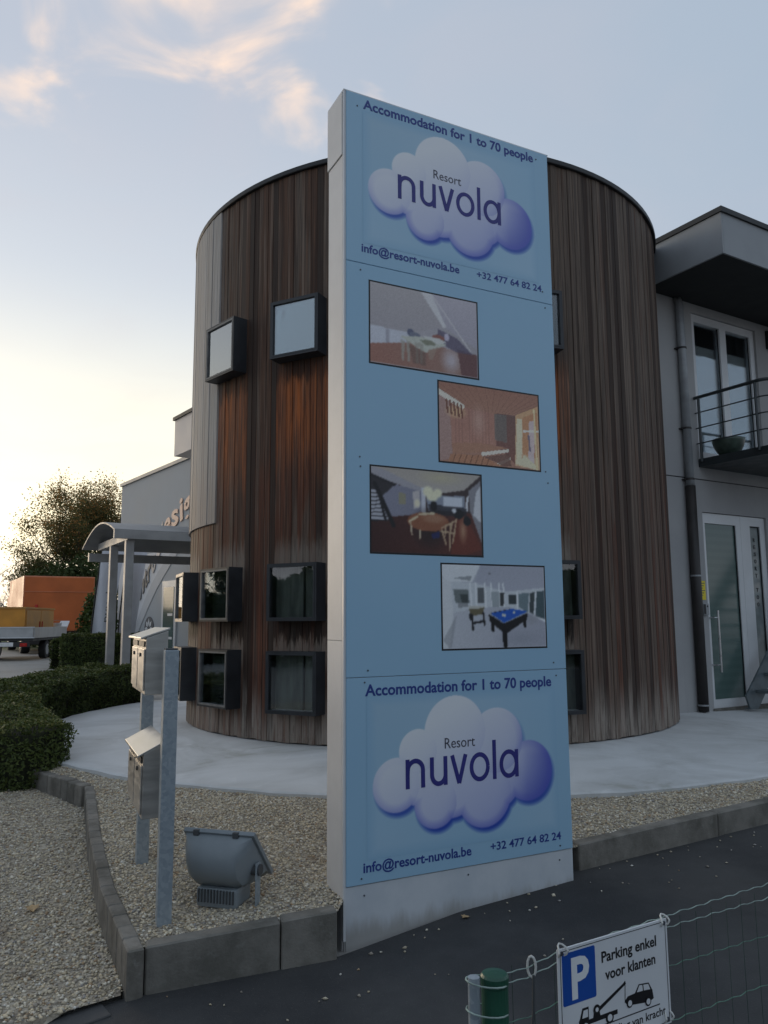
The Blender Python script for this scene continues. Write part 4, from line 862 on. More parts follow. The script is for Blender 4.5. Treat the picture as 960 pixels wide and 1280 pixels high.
# downpipe
m = MB(); m.tube([BP(-0.275, 0.02, 5.695), BP(-0.275, 0.06, 5.60), BP(-0.275, 0.06, 3.22)], 0.052, 14); dp = m.build('downpipe', 'zinc', bld, smooth=True)
m = MB(); m.tube([BP(-0.275, 0.06, 3.23), BP(-0.275, 0.06, PAD + 0.005)], 0.062, 14); lp = m.build('standpipe', 'cast_iron', bld, smooth=True)
for z_ in (5.0, 3.95, 3.30): m = MB(); m.tube([BP(-0.275, 0.06, z_), BP(-0.275, 0.06, z_ + 0.025)], 0.057, 14); m.box8(BP(-0.355, 0.0, z_ + 0.004), BW_ * 0.09, BN * 0.05, ZV * 0.016); m.build('pipe_clip', 'cast_iron', dp)
for z_ in (2.1, 0.55): m = MB(); m.tube([BP(-0.275, 0.06, z_), BP(-0.275, 0.06, z_ + 0.02)], 0.068, 14); m.build('pipe_clip', 'zinc', lp)
# small things on the wall
m = MB(); m.box8(BP(-0.148, 0.001, 1.82), BW_ * 0.115, BN * 0.004, ZV * 0.235); nt = thing('notice', tuple(BP(-0.09, 0, 1.82)), 'yellow paper notice on the wall beside the glass door', 'notice'); m.build('sheet', 'yellow', nt)
for i in range(6): m = MB(); m.box8(BP(-0.135, 0.0052, 2.02 - i * 0.03), BW_ * (0.09 - 0.02 * (i % 3)), BN * 0.0006, ZV * 0.010); m.build('print_line', 'print_grey', nt)
ic = thing('intercom', tuple(BP(-0.08, 0, 1.64)), 'small grey door intercom below the yellow notice', 'intercom')
m = MB(); m.box8(BP(-0.128, 0.001, 1.635), BW_ * 0.10, BN * 0.035, ZV * 0.14); m.build('housing', 'zinc', ic, bevel=0.004)
m = MB(); m.box8(BP(-0.124, 0.036, 1.645), BW_ * 0.035, BN * 0.004, ZV * 0.12); m.build('speaker_grille', 'print_black', ic); m = MB(); m.tube([BP(-0.055, 0.034, 1.74), BP(-0.055, 0.040, 1.74)], 0.012, 10); m.build('button', 'print_black', ic)
wlm = thing('wall_lamp', tuple(BP(1.70, 0, 5.32)), 'dark wall lamp under the eaves right of the balcony window', 'lamp')
m = MB(); m.box8(BP(1.62, 0.001, 5.36), BW_ * 0.16, BN * 0.03, ZV * 0.26); m.build('back_plate', 'black_metal', wlm); m = MB(); m.tube([BP(1.70, 0.08, 5.34), BP(1.70, 0.08, 5.64)], 0.05, 12); m.build('lamp_body', 'black_metal', wlm)
bo = thing('plant_bowl', tuple(BP(0.20, 0.30, 3.606)), 'round dark green glazed bowl standing on the balcony', 'bowl')
c0 = BP(0.20, 0.30, 3.606); m = MB(); m.lathe(c0, [(0.09, 0.0), (0.135, 0.05), (0.175, 0.12), (0.195, 0.19), (0.198, 0.22), (0.18, 0.22), (0.16, 0.16)], 28); m.build('bowl', 'bowl', bo, smooth=True)
m = MB(); m.lathe(c0 + ZV * 0.17, [(0.165, 0), (0.17, 0.02), (0.05, 0.03)], 20); m.build('soil', 'bark', bo)
# steel stair beside the door
st = thing('metal_stair', tuple(BP(0.9, 0.6, PAD)), 'grey steel staircase rising in front of the glass door', 'stairs')
sl_ = 1.1
for o_ in (0.16, 0.98):
    m = MB(); n_ = 0.20; s0_, s1_ = 0.46, 3.15
    pts_ = [BP(s0_ - 0.02, o_, PAD + 0.01), BP(s0_ + 0.16, o_, PAD + 0.01), BP(s1_ + 0.16, o_, PAD + 0.01 + (s1_ - s0_) * sl_), BP(s1_ - 0.08, o_, PAD + 0.01 + (s1_ - s0_) * sl_), BP(s0_ - 0.08, o_, PAD + 0.16)]
    m.prism(pts_, BN * 0.025); m.build('stringer', 'stair', st)
    m = MB(); m.box8(BP(s0_ - 0.05, o_ - 0.03, PAD + 0.001), BW_ * 0.16, BN * 0.085, ZV * 0.012); m.build('foot_plate', 'stair', st)
for i in range(13):
    zt_ = PAD + 0.19 + i * 0.205; sc_ = 0.46 + (zt_ - PAD) / sl_ - 0.06; m = MB(); m.box8(BP(sc_, 0.188, zt_), BW_ * 0.23, BN * 0.79, ZV * 0.035); m.build('tread', 'stair', st, bevel=0.003, seg=1)

# ------------------------------------------------------------------ white hall far left
HZ = 6.187; hA = on_z(153, 605, HZ); hB = on_z(240, 568, HZ)
HD = (hB - hA); HD.z = 0; HD.normalize(); HN = Vector((HD.y, -HD.x, 0))
if HN.dot(-hA) < 0: HN = -HN
hall = thing('white_hall', (hA.x, hA.y, 0.46), 'pale flat-roofed hall with a swoosh and lettering behind the canopy', 'building')
def HP(s, z, out=0.0): return Vector((hA.x, hA.y, 0)) + HD * s + HN * out + ZV * z
def hpx(px, py, out=0.0):
    p = on_plane(px, py, HP(0, 0, out), HN); return (p - HP(0, 0)).dot(HD), p.z
m = MB(); m.box8(HP(0, 0.4), HD * 14, -HN * 9, ZV * (HZ - 0.4 - 0.10)); m.build('wall', 'hall', hall)
m = MB(); m.box8(HP(-0.05, HZ - 0.10, 0.06), HD * 14.1, -HN * 9.1, ZV * 0.10); m.build('roof_trim', 'fascia', hall)
s_a, z_a = hpx(219, 526, 0.6); _, z_b = hpx(219, 570, 0.6)
m = MB(); m.box8(HP(s_a, z_b, 0.6), HD * 5, -HN * 2.4, ZV * (z_a - z_b)); m.build('upper_volume', 'hall_vol', hall); m = MB(); m.box8(HP(s_a - 0.05, z_a, 0.65), HD * 5.1, -HN * 2.5, ZV * 0.09); m.build('upper_trim', 'trim', hall)
arcp = [hpx(*p) for p in ((160, 812), (166, 795), (173, 772), (181, 750), (190, 729), (199, 713), (208, 699), (217, 686), (227, 671), (238, 655))]
sw_ = [HP(0.05, 0.5, 0.004), HP(arcp[0][0], 0.5, 0.004)] + [HP(s, z, 0.004) for s, z in arcp[:8]] + [HP(0.05, arcp[7][1], 0.004)]
m = MB(); m.prism(sw_, HN * 0.004); m.build('swoosh', 'hall_light', hall)
low_ = [(s + 0.10 + 0.33 * math.sin(math.pi * min(1, i / 8)), z - 0.16 - 0.06 * i / 9) for i, (s, z) in enumerate(arcp)]
m = MB(); m.prism([HP(s + 0.02, z, 0.010) for s, z in arcp] + [HP(s, z, 0.010) for s, z in reversed(low_)], HN * 0.006); m.build('swoosh_edge', 'hall_mid', hall)
LT = [('I', 173, 757, 0.45, 'letter_dark'), ('n', 176, 750, 0.9, 'letter_dark'), ('t', 182, 737, 0.75, 'letter_dark'), ('r', 186, 729, 0.8, 'letter_dark'), ('o', 191, 719, 0.85, 'letter_mid'), ('d', 197, 706, 0.85, 'letter_pale'), ('e', 206, 674, 0.85, 'letter_peach'), ('s', 216, 659, 0.8, 'letter_peach'), ('i', 226.5, 652, 0.8, 'letter_peach'), ('g', 231, 647, 0.85, 'letter_peach'), ('n', 241, 636, 0.85, 'letter_peach')]
for i, (chh, bx, by, wf, mt) in enumerate(LT):
    p = HP(*hpx(bx, by), 0.02); nb = LT[i + 1] if i + 1 < len(LT) else ('', 251, 626); e = HP(*hpx(nb[1], nb[2])) - HP(*hpx(bx, by)); sp_ = e.length; e.normalize()
    text_obj('lettering', chh, mt, hall, p, e, (ZV - e * 0.12).normalized(), sp_ * wf, 0.66, 0.02, 0.02)
es, ez = hpx(187, 786); m = MB(); m.tube([HP(es, ez, 0.012), HP(es, ez, 0.03)], 0.36, 32); eb = m.build('emblem', 'letter_dark', hall)
for kx in range(8):
    t = kx * math.pi / 4; m = MB(); f = lambda a, r: HP(es + r * math.cos(a), ez + r * math.sin(a), 0.032)
    m.prism([f(t, 0.08), f(t + 0.32, 0.20), f(t, 0.31), f(t - 0.32, 0.20)], HN * 0.006); m.build('petal', 'white_plastic', eb)
hd0, hzt = hpx(205, 727); hd1, _ = hpx(223, 727)
m = MB(); m.box8(HP(hd0, 0.46, 0.0), HD * (hd1 - hd0), HN * 0.05, ZV * (hzt - 0.46)); hdr = m.build('door', 'white_alu', hall)
m = MB(); m.box8(HP(hd0 + 0.16, 0.62, 0.05), HD * (hd1 - hd0 - 0.32), HN * 0.012, ZV * (hzt - 0.80)); m.build('pane', 'door_glass', hdr)
for q in (1.1, 1.75): m = MB(); m.box8(HP(hd0 + 0.5, q, 0.063), HD * (hd1 - hd0 - 0.7), HN * 0.004, ZV * 0.07); m.build('sticker', 'white_plastic', hdr)

# ------------------------------------------------------------------ canopy beside the hall
cf = at_y(143, 664, 16.4); cz = cf.z; CW = BW_.copy(); CN = -BN
cpy = thing('canopy', (cf.x, cf.y, 0.46), 'grey steel canopy with curved sheet roof on square posts beside the tower', 'canopy')
def CP(s, d, z): return Vector((cf.x, cf.y, 0)) + CW * s + CN * d + ZV * z
prof = [(d, cz + 0.02 + 0.42 * math.sin(math.pi * (0.10 + 0.9 * d / 3.6)) - 0.42 * math.sin(math.pi * 0.10)) for d in np.linspace(0, 3.6, 13)]
m = MB(); LN = 6.2
for i, (d, z_) in enumerate(prof): m.v += [tuple(CP(0, d, z_)), tuple(CP(LN, d, z_)), tuple(CP(0, d, z_ + 0.035)), tuple(CP(LN, d, z_ + 0.035))]
for i in range(len(prof) - 1):
    a, b = i * 4, i * 4 + 4; m.f += [(a, a + 1, b + 1, b), (a + 2, b + 2, b + 3, a + 3), (a, b, b + 2, a + 2), (a + 1, a + 3, b + 3, b + 1)]
e = (len(prof) - 1) * 4; m.f += [(0, 2, 3, 1), (e, e + 1, e + 3, e + 2)]; m.build('roof_sheet', 'canopy_sheet', cpy)
m = MB(); m.box8(CP(0.0, -0.012, cz - 0.14), CW * LN, CN * 0.10, ZV * 0.185); m.build('gutter', 'canopy_metal', cpy)
m = MB(); m.box8(CP(0.1, 3.2, cz - 0.42), CW * (LN - 0.2), CN * 0.14, ZV * 0.2); m.build('beam', 'canopy_metal', cpy)
m = MB(); m.box8(CP(0.30, 0.09, cz - 0.15), CW * 0.14, CN * 3.1, ZV * 0.16); m.build('beam', 'canopy_metal', cpy)
for s_, d_ in ((0.28, 0.12), (0.28, 1.62), (3.0, 0.12), (3.0, 1.62)):
    m = MB(); m.box8(CP(s_, d_, 0.44), CW * 0.17, CN * 0.17, ZV * (cz - 0.16 - 0.44)); m.build('post', 'canopy_metal', cpy, bevel=0.01)

# ------------------------------------------------------------------ feather flags
def feather(px0, px1, py0, py1, y, lab, txt=None):
    b0 = at_y(px0, py0, y); zg = 0.46; root = thing('feather_flag', (b0.x, b0.y, zg), lab, 'flag', 'feather flags in front of the hall')
    wb_, wt_ = (px1 - px0) * y / FPX, (px1 - px0) * 1.35 * y / FPX; H = at_y(px0, py1, y).z - zg; m = MB(); nn = 14; z0 = at_y(px0, py0, y).z
    lean = 0.28
    for i in range(nn + 1):
        t = i / nn; z_ = z0 + (zg + H - z0) * t; w = wb_ + (wt_ - wb_) * t
        if t > 0.8: w *= math.sqrt(max(0.02, 1 - ((t - 0.8) / 0.2) ** 2)) * 0.9 + 0.1
        x0 = b0.x + lean * t ** 1.5
        for j in range(7): m.v.append((x0 + w * j / 6, b0.y + 0.05 * math.sin(j * 1.1 + t * 5), z_))
    for i in range(nn):
        for j in range(6): m.f.append((i * 7 + j, i * 7 + j + 1, (i + 1) * 7 + j + 1, (i + 1) * 7 + j))
    m.build('cloth', 'flag', root, smooth=True)
    m = MB(); m.tube([(b0.x - 0.01, b0.y, zg)] + [(b0.x + lean * t ** 1.5 - 0.012, b0.y, z0 + (zg + H - z0) * t) for t in np.linspace(0, 1, 8)], 0.018, 6); m.build('pole', 'black_metal', root)
    if txt: text_obj('lettering', txt, 'letter_dark', root, Vector((b0.x + wb_ * 0.98, b0.y - 0.07, z0 + 0.50)), Vector((0.1, 0, 1)).normalized(), Vector((-1, 0, 0)), 0.95, 0.17, 0.0)
    return root
feather(113.5, 135.5, 802, 668, 20.5, 'white feather flag with vertical dark lettering between the canopy posts', 'nuvola')
feather(147, 166, 806, 664, 20.9, 'plain white feather flag behind the right canopy post')

# ------------------------------------------------------------------ vehicles far left
gz = 0.47
def wheel(par, c, axis, r=0.31, w=0.2):
    c, axis = Vector(c), Vector(axis).normalized(); m = MB(); m.tube([c - axis * w / 2, c - axis * w * 0.4, c + axis * w * 0.4, c + axis * w / 2], [r * 0.93, r, r, r * 0.93], 20); o = m.build('wheel', 'rubber', par)
    m = MB(); m.tube([c - axis * (w / 2 + 0.006), c + axis * (w / 2 + 0.006)], r * 0.58, 16); m.build('rim', 'zinc', o)
# box truck, rear towards the camera
tk0 = at_y(27, 778, 28.0); TD = BW_; TB = -BN
trk = thing('box_truck', (tk0.x, tk0.y, gz), 'orange box truck parked with its back to the camera below the tree', 'truck')
def TP(s, d, z): return Vector((tk0.x, tk0.y, gz)) + TD * s + TB * d + ZV * z
tw = 2.42
m = MB(); m.box8(TP(0, 0.0, 0.80), TD * tw, TB * 4.6, ZV * 1.98); m.build('cargo_box', 'orange_truck2', trk, bevel=0.02)
m = MB(); m.box8(TP(0.04, -0.035, 0.84), TD * (tw - 0.08), TB * 0.033, ZV * 1.36); m.build('rear_door', 'orange_truck', trk); m = MB(); m.box8(TP(0.04, -0.03, 2.23), TD * (tw - 0.08), TB * 0.028, ZV * 0.5); m.build('rear_flap', 'orange_truck', trk)
m = MB(); m.box8(TP(0.02, -0.05, 2.205), TD * (tw - 0.04), TB * 0.03, ZV * 0.025); m.build('seam_strip', 'orange_truck2', trk)
m = MB(); m.box8(TP(0.0, 0.1, 0.55), TD * tw, TB * 6.2, ZV * 0.24); m.build('chassis', 'chassis', trk); m = MB(); m.box8(TP(0.1, 4.75, 0.5), TD * (tw - 0.2), TB * 1.6, ZV * 1.7); m.build('cab', 'orange_truck', trk, bevel=0.08)
m = MB(); m.box8(TP(0.05, 0.05, 0.34), TD * (tw - 0.1), TB * 0.08, ZV * 0.14); m.build('bumper', 'chassis', trk)
m = MB(); m.box8(TP(2.14, -0.055, 1.42), TD * 0.13 + ZV * -0.05, TB * 0.02, ZV * 0.34); m.build('tail_lamp', 'red_lens', trk)
m = MB(); m.tube([TP(0.45, -0.05, 1.55), TP(0.45, -0.05, 1.75)], 0.05, 10); m.build('side_lamp', 'red_lens', trk)
for s_ in (0.28, tw - 0.28):
    for d_ in (1.2, 5.4): wheel(trk, TP(s_, d_, 0.44), TD, 0.44, 0.3)
# flatbed trailer
hd = R(98); TF = Vector((math.cos(hd), math.sin(hd), 0)); TS = Vector((-TF.y, TF.x, 0))    # TF forward (away), TS to the left
tr0 = on_z(40, 826, gz); tr0 = Vector((tr0.x, tr0.y, gz))
trl = thing('flatbed_trailer', tuple(tr0), 'aluminium dropside flatbed trailer parked on the gravel at the far left', 'trailer')
def RP(l, f, z): return tr0 + TS * l + TF * f + ZV * z
m = MB(); m.box8(RP(0, 0, 0.58), TS * 1.9, TF * 3.7, ZV * 0.09); m.build('deck', 'chassis', trl)
for nm, o_, a_, b_ in (('tailboard', (0, -0.03, 0.66), TS * 1.9, TF * 0.03), ('side_board', (-0.03, 0, 0.66), TS * 0.03, TF * 3.7), ('side_board', (1.9, 0, 0.66), TS * 0.03, TF * 3.7), ('headboard', (0, 3.7, 0.66), TS * 1.9, TF * 0.03)):
    m = MB(); m.box8(RP(*o_), a_, b_, ZV * 0.32); m.build(nm, 'trailer_alu', trl, bevel=0.006)
for z_ in (0.66, 0.965): m = MB(); m.box8(RP(-0.04, -0.045, z_), TS * 1.98, TF * 0.016, ZV * 0.03); m.build('edge_rail', 'white_alu', trl)
m = MB(); m.box8(RP(0.1, -0.01, 0.40), TS * 1.7, TF * 0.06, ZV * 0.16); m.build('light_bar', 'chassis', trl)
for l_ in (0.16, 1.55): m = MB(); m.box8(RP(l_, -0.03, 0.42), TS * 0.2, TF * 0.03, ZV * 0.10); m.build('tail_lamp', 'red_lens', trl)
m = MB(); m.box8(RP(0.55, -0.03, 0.42), TS * 0.5, TF * 0.018, ZV * 0.12); m.build('number_plate', 'white_plastic', trl)
for l_ in (0.12, 1.78):
    for f_ in (1.6, 2.3): wheel(trl, RP(l_, f_, 0.29), TS, 0.29, 0.2)
m = MB(); m.box8(RP(0.05, 3.72, 0.70), TS * 0.30, TF * 0.62 + ZV * 0.42, ZV * 0.05); m.build('ramp', 'white_alu', trl)
sb0 = RP(0.28, 0.05, 0.672)
sbx = thing('site_box', tuple(sb0), 'orange wooden-looking site box with double doors on the trailer', 'crate')
def XP(l, f, z): return sb0 + TS * l + TF * f + ZV * z
m = MB(); m.box8(XP(0, 0, 0), TS * 1.55, TF * 3.1, ZV * 0.86); m.build('body', 'orange_box', sbx, bevel=0.012)
for i in range(2):
    m = MB(); m.box8(XP(-0.025, 0.10 + i * 1.48, 0.10), TS * 0.024, TF * 1.43, ZV * 0.72); dd = m.build('door', 'orange_door', sbx)
    m = MB(); m.box8(XP(-0.045, 1.40 if i == 0 else 1.66, 0.30), TS * 0.02, TF * 0.06, ZV * 0.18); m.build('handle', 'red_lens', dd)
m = MB(); m.box8(XP(-0.03, -0.03, 0.861), TS * 1.62, TF * 3.17, ZV * 0.05); m.build('lid', 'orange_door', sbx)
bk = RP(0.25, 3.42, 0.672); bkt = thing('bucket', tuple(bk), 'small white bucket at the front end of the trailer', 'bucket')
m = MB(); m.lathe(bk, [(0.13, 0), (0.17, 0.40), (0.18, 0.40), (0.18, 0.43), (0.15, 0.43)], 18); m.build('pail', 'white_plastic', bkt); m = MB(); m.tube([bk + Vector((0.18 * math.cos(t), 0.0, 0.40 + 0.12 * math.sin(t))) for t in np.linspace(0, math.pi, 9)], 0.006, 6); m.build('handle', 'zinc', bkt)

# ------------------------------------------------------------------ vegetation
def leaf_quads(P, Nrm, size, asp=0.5, spread=0.9):
    """P (n,3) centres, Nrm (n,3) facing, returns verts, faces"""
    n = len(P); d = Nrm + rng.normal(0, spread, (n, 3)); d /= np.linalg.norm(d, axis=1)[:, None] + 1e-9
    a = np.cross(d, rng.normal(0, 1, (n, 3))); a /= np.linalg.norm(a, axis=1)[:, None] + 1e-9; b = np.cross(d, a); s = size * rng.uniform(0.6, 1.3, (n, 1))
    V = np.stack([P - a * s, P - b * s * asp, P + a * s, P + b * s * asp], 1).reshape(-1, 3); return V, np.arange(4 * n).reshape(-1, 4)
def hedge(outline, z0, h, n, lsize, label, bulge=0.05, light=0.0):
    """outline: plan polygon (counter-clockwise or not); clipped hedge with leafy faces"""
    ol = [Vector((x, y, 0)) for x, y in outline]; A = sum(ol[i].x * ol[(i + 1) % len(ol)].y - ol[(i + 1) % len(ol)].x * ol[i].y for i in range(len(ol)))
    if A < 0: ol.reverse()
    c = sum(ol, Vector()) / len(ol); zf = z0 if callable(z0) else (lambda x, y: z0)
    root = thing('hedge', (c.x, c.y, zf(c.x, c.y)), label, 'hedge', 'clipped evergreen hedges')
    segs = [(ol[i], ol[(i + 1) % len(ol)]) for i in range(len(ol))]; per = np.array([(b - a).length for a, b in segs])
    # inner core: polygon shrunk towards each vertex normal
    core = []
    for i, p in enumerate(ol):
        e0 = (p - ol[i - 1]).normalized(); e1 = (ol[(i + 1) % len(ol)] - p).normalized(); nn_ = Vector((-(e0 + e1).y, (e0 + e1).x, 0)).normalized(); core.append(p + nn_ * 0.06)
    m = MB(); k_ = len(core); m.v = [(p.x, p.y, zf(p.x, p.y) - 0.05) for p in core] + [(p.x, p.y, zf(p.x, p.y) + h - 0.05) for p in core]
    m.f = [tuple(reversed(range(k_))), tuple(range(k_, 2 * k_))] + [(i, (i + 1) % k_, k_ + (i + 1) % k_, k_ + i) for i in range(k_)]; m.build('branches', 'hedge_core', root)
    P, Nn, C = [], [], []
    side_area = per.sum() * h; top_area = abs(A) / 2; ns = int(n * side_area / (side_area + top_area))
    ii = rng.choice(len(segs), ns, p=per / per.sum())
    for i in ii:
        a, b = segs[i]; t = random.random(); p = a + (b - a) * t; d = (b - a).normalized(); nr = Vector((d.y, -d.x, 0)); v = random.random() ** 0.9
        w = 0.03 * math.sin(p.x * 9 + v * 7) + 0.03 * math.sin(p.y * 8 - v * 5) + random.gauss(0, 0.014) - (0.07 * max(0, v - 0.82) / 0.18) ** 1.0 * 0.9
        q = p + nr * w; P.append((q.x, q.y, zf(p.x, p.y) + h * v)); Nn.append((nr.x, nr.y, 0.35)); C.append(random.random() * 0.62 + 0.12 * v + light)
    minx, maxx = min(p.x for p in ol), max(p.x for p in ol); miny, maxy = min(p.y for p in ol), max(p.y for p in ol); cnt = 0
    def inside(x, y):
        r = False
        for a, b in segs:
            if (a.y > y) != (b.y > y) and x < (b.x - a.x) * (y - a.y) / (b.y - a.y) + a.x: r = not r
        return r
    while cnt < n - ns:
        x, y = random.uniform(minx, maxx), random.uniform(miny, maxy)
        if not inside(x, y): continue
        cnt += 1; w = 0.022 * math.sin(x * 8) + 0.022 * math.sin(y * 9 + x * 3) + random.gauss(0, 0.014)
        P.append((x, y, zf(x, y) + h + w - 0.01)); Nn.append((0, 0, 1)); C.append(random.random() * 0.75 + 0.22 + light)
    V_, F_ = leaf_quads(np.array(P), np.array(Nn, float), lsize, 0.42, 0.75); o = np_mesh('foliage', V_, F_, 'hedge_leaf', root, np.repeat(np.clip(np.array(C), 0, 1)[:, None] * np.ones(3), 4, 0)); return root
zdr = lambda x, y: lerp_pts(y, DRV)
def ring(r, phi): return (TC.x + r * math.cos(phi), TC.y + r * math.sin(phi))
arcA = [ring(4.42, math.atan2(6.93 - TC.y, -2.70 - TC.x) - t) for t in np.linspace(0, 0.42, 6)]
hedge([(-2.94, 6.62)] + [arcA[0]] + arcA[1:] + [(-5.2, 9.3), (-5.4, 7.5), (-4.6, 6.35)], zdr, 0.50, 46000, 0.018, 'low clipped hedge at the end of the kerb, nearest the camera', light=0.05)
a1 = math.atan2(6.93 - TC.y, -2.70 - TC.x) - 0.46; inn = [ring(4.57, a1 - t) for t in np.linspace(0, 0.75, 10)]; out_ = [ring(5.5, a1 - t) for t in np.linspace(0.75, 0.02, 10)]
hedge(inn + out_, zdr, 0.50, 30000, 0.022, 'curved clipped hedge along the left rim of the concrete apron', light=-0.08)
def box_hedge(pxa, pxb, y, dep, h, lab, n=16000):
    a = at_y(pxa, 840, y); b = at_y(pxb, 840, y); hedge([(a.x, a.y), (b.x, b.y + 0.25), (b.x - 0.2, b.y + dep), (a.x - 0.35, a.y + dep)], 0.46, h, n, 0.032, lab)
box_hedge(74, 176, 18.6, 1.6, 0.82, 'square clipped hedge behind the canopy posts')
box_hedge(62, 71, 19.4, 1.6, 0.72, 'small clipped hedge at the left end behind the canopy', 5000)
def grow(m, tips, p, d, L, r, lvl, maxl, spread, up=0.15):
    pts_ = [p]; q = p.copy(); dd = d.copy()
    for i in range(3):
        dd = (dd + Vector((random.gauss(0, 0.13), random.gauss(0, 0.13), random.gauss(0, 0.08) + up * 0.25))).normalized(); q = q + dd * L / 3; pts_.append(q.copy())
    m.tube(pts_, [r, r * 0.85, r * 0.72, r * 0.58], 5 if lvl > 1 else 8, cap=False)
    if lvl >= maxl - 1: tips += [(pts_[2].copy(), lvl), (q.copy(), lvl)]
    if lvl == maxl: return
    for _ in range(random.choice((2, 3, 3)) if lvl else 5):
        s = random.choice(pts_[1:]) if lvl else pts_[random.choice((1, 2, 3, 3))]
        nd = (dd + Vector((random.gauss(0, spread), random.gauss(0, spread), random.gauss(0.1, spread * 0.6)))).normalized()
        grow(m, tips, s, nd, L * random.uniform(0.6, 0.82), r * 0.55, lvl + 1, maxl, spread, up)
def tree(px, y, H, label, n, lsize, mat='tree_leaf', maxl=4, spread=0.55, cloudr=0.55, orange=0.0, thin_top=0.5, name='tree', bark='bark', group='trees behind the truck', clear=0.22, zc0=None):
    b = at_y(px, 830, y); root = thing(name, (b.x, b.y, 0.46), label, 'tree', group); m = MB(); tips = []
    grow(m, tips, Vector((b.x, b.y, 0.42)), Vector((0.02, 0, 1)), H * (clear + 0.16), H * 0.016, 0, maxl, spread)
    m.build('trunk', bark, root)
    if n:
        T = np.array([tuple(t[0]) for t in tips]); T[:, 2] = np.minimum(T[:, 2], 0.46 + H * 1.02); idx = rng.choice(len(T), n); P = T[idx] + rng.normal(0, cloudr, (n, 3)) * np.array([1, 1, 0.8])
        hh = (P[:, 2] - 0.46) / H; keep = rng.random(n) > np.clip((hh - 0.45) * thin_top * 2, 0, 0.85); P = P[keep]; hh = hh[keep]
        keep = P[:, 2] > 1.0; P = P[keep]; hh = hh[keep]; C = rng.random(len(P)) * 0.72; C = np.where(rng.random(len(P)) < orange * np.clip((hh - 0.4) * 2, 0, 1), 0.95, C)
        V_, F_ = leaf_quads(P, np.zeros_like(P) + np.array([0, -0.3, 0.5]), lsize, 0.55, 1.2); np_mesh('crown', V_, F_, mat, root, np.repeat(C[:, None] * np.ones(3), 4, 0))
    return root
random.seed(21)
tree(116, 36, 8.6, 'thin-leaved autumn tree reaching highest, beside the white hall', 30000, 0.050, maxl=5, cloudr=0.26, orange=0.35, thin_top=0.3, spread=0.45)
tree(92, 37, 8.0, 'sparse yellowing tree in the middle behind the orange truck', 30000, 0.050, maxl=5, cloudr=0.26, orange=0.45, thin_top=0.5, spread=0.45)
tree(70, 38, 5.6, 'small loose tree at the left of the group behind the truck', 16000, 0.050, maxl=5, cloudr=0.26, orange=0.1, thin_top=0.6, spread=0.5)
def shrub(px, y, rx, ry, rz, n, lab, light=0.0, lsize=0.08):
    b = at_y(px, 830, y); root = thing('shrub', (b.x, b.y, 0.46), lab, 'shrub', 'dense shrubs under the trees'); m = MB()
    for t in range(5): a = random.random() * 6.28; m.tube([(b.x, b.y, 0.42), (b.x + math.cos(a) * rx * 0.4, b.y + math.sin(a) * ry * 0.4, 0.46 + rz * 1.3)], [0.06, 0.02], 6)
    m.build('stem', 'bark', root); u = rng.normal(0, 1, (n, 3)); u /= np.linalg.norm(u, axis=1)[:, None]; r_ = rng.uniform(0.45, 1.0, (n, 1)) ** 0.5
    lump = 1 + 0.16 * np.sin(u[:, :1] * 7 + 1) * np.cos(u[:, 2:] * 6) + 0.1 * np.sin(u[:, 1:2] * 11)
    P = u * r_ * lump * np.array([rx, ry, rz]) + np.array([b.x, b.y, 0.46 + rz * 0.95]); P = P[P[:, 2] > 0.47]; V_, F_ = leaf_quads(P, np.zeros_like(P) + np.array([0, -0.5, 0.5]), lsize, 0.6, 1.2)
    np_mesh('crown', V_, F_, 'bush_leaf', root, np.repeat(np.clip(rng.random(len(P)) * 0.7 + light, 0, 1)[:, None] * np.ones(3), 4, 0))
shrub(96, 34, 1.6, 1.3, 2.0, 8000, 'tall dark shrub directly behind the right end of the truck'); shrub(64, 34.5, 1.7, 1.3, 1.9, 8000, 'broad dark shrub behind the left end of the truck'); shrub(40, 37, 0.9, 1.0, 1.35, 3500, 'lower dark shrub at the left edge of the tree group')
shrub(119, 25, 0.55, 0.5, 1.1, 4000, 'bright green shrub between the truck and the flags', 0.3, 0.06); shrub(148, 32, 1.4, 1.0, 1.9, 6000, 'dark shrub half hidden behind the flags and canopy')
random.seed(5)
for px, y, H, lab in ((-8, 62, 7.2, 'bare grey tree cut by the left edge of the picture'), (12, 66, 7.6, 'bare grey tree left of the truck, second from the edge'), (27, 60, 6.2, 'small bare grey tree nearest the leafy trees')):
    tree(px, y, H, lab, 0, 0.1, maxl=5, spread=0.35, name='bare_tree', bark='bark_far', group='bare trees on the far left', clear=0.16)
# added tree screen, out of view behind the camera, darkens reflections in the lower panes
n = 60000; az = rng.uniform(R(100), R(312), n); rad = 19 + rng.uniform(0, 3, n); Hb = np.where((az > R(284)) & (az < R(306)), 5.0, 3.7) + 0.9 * np.sin(az * 9) + 0.6 * np.sin(az * 23 + 1); P = np.stack([rad * np.sin(az), rad * np.cos(az), rng.random(n) ** 0.85 * Hb], 1)
V_, F_ = leaf_quads(P, np.zeros_like(P) + np.array([0, 0.6, 0.4]), 0.20, 0.6, 1.0); o = np_mesh('added_tree_screen', V_, F_, 'bush_leaf', None, np.repeat(rng.random(n)[:, None] * 0.6 * np.ones(3), 4, 0)); tag(o, 'added leafy screen out of view, there to darken the window reflections', 'trees', kind='stuff')

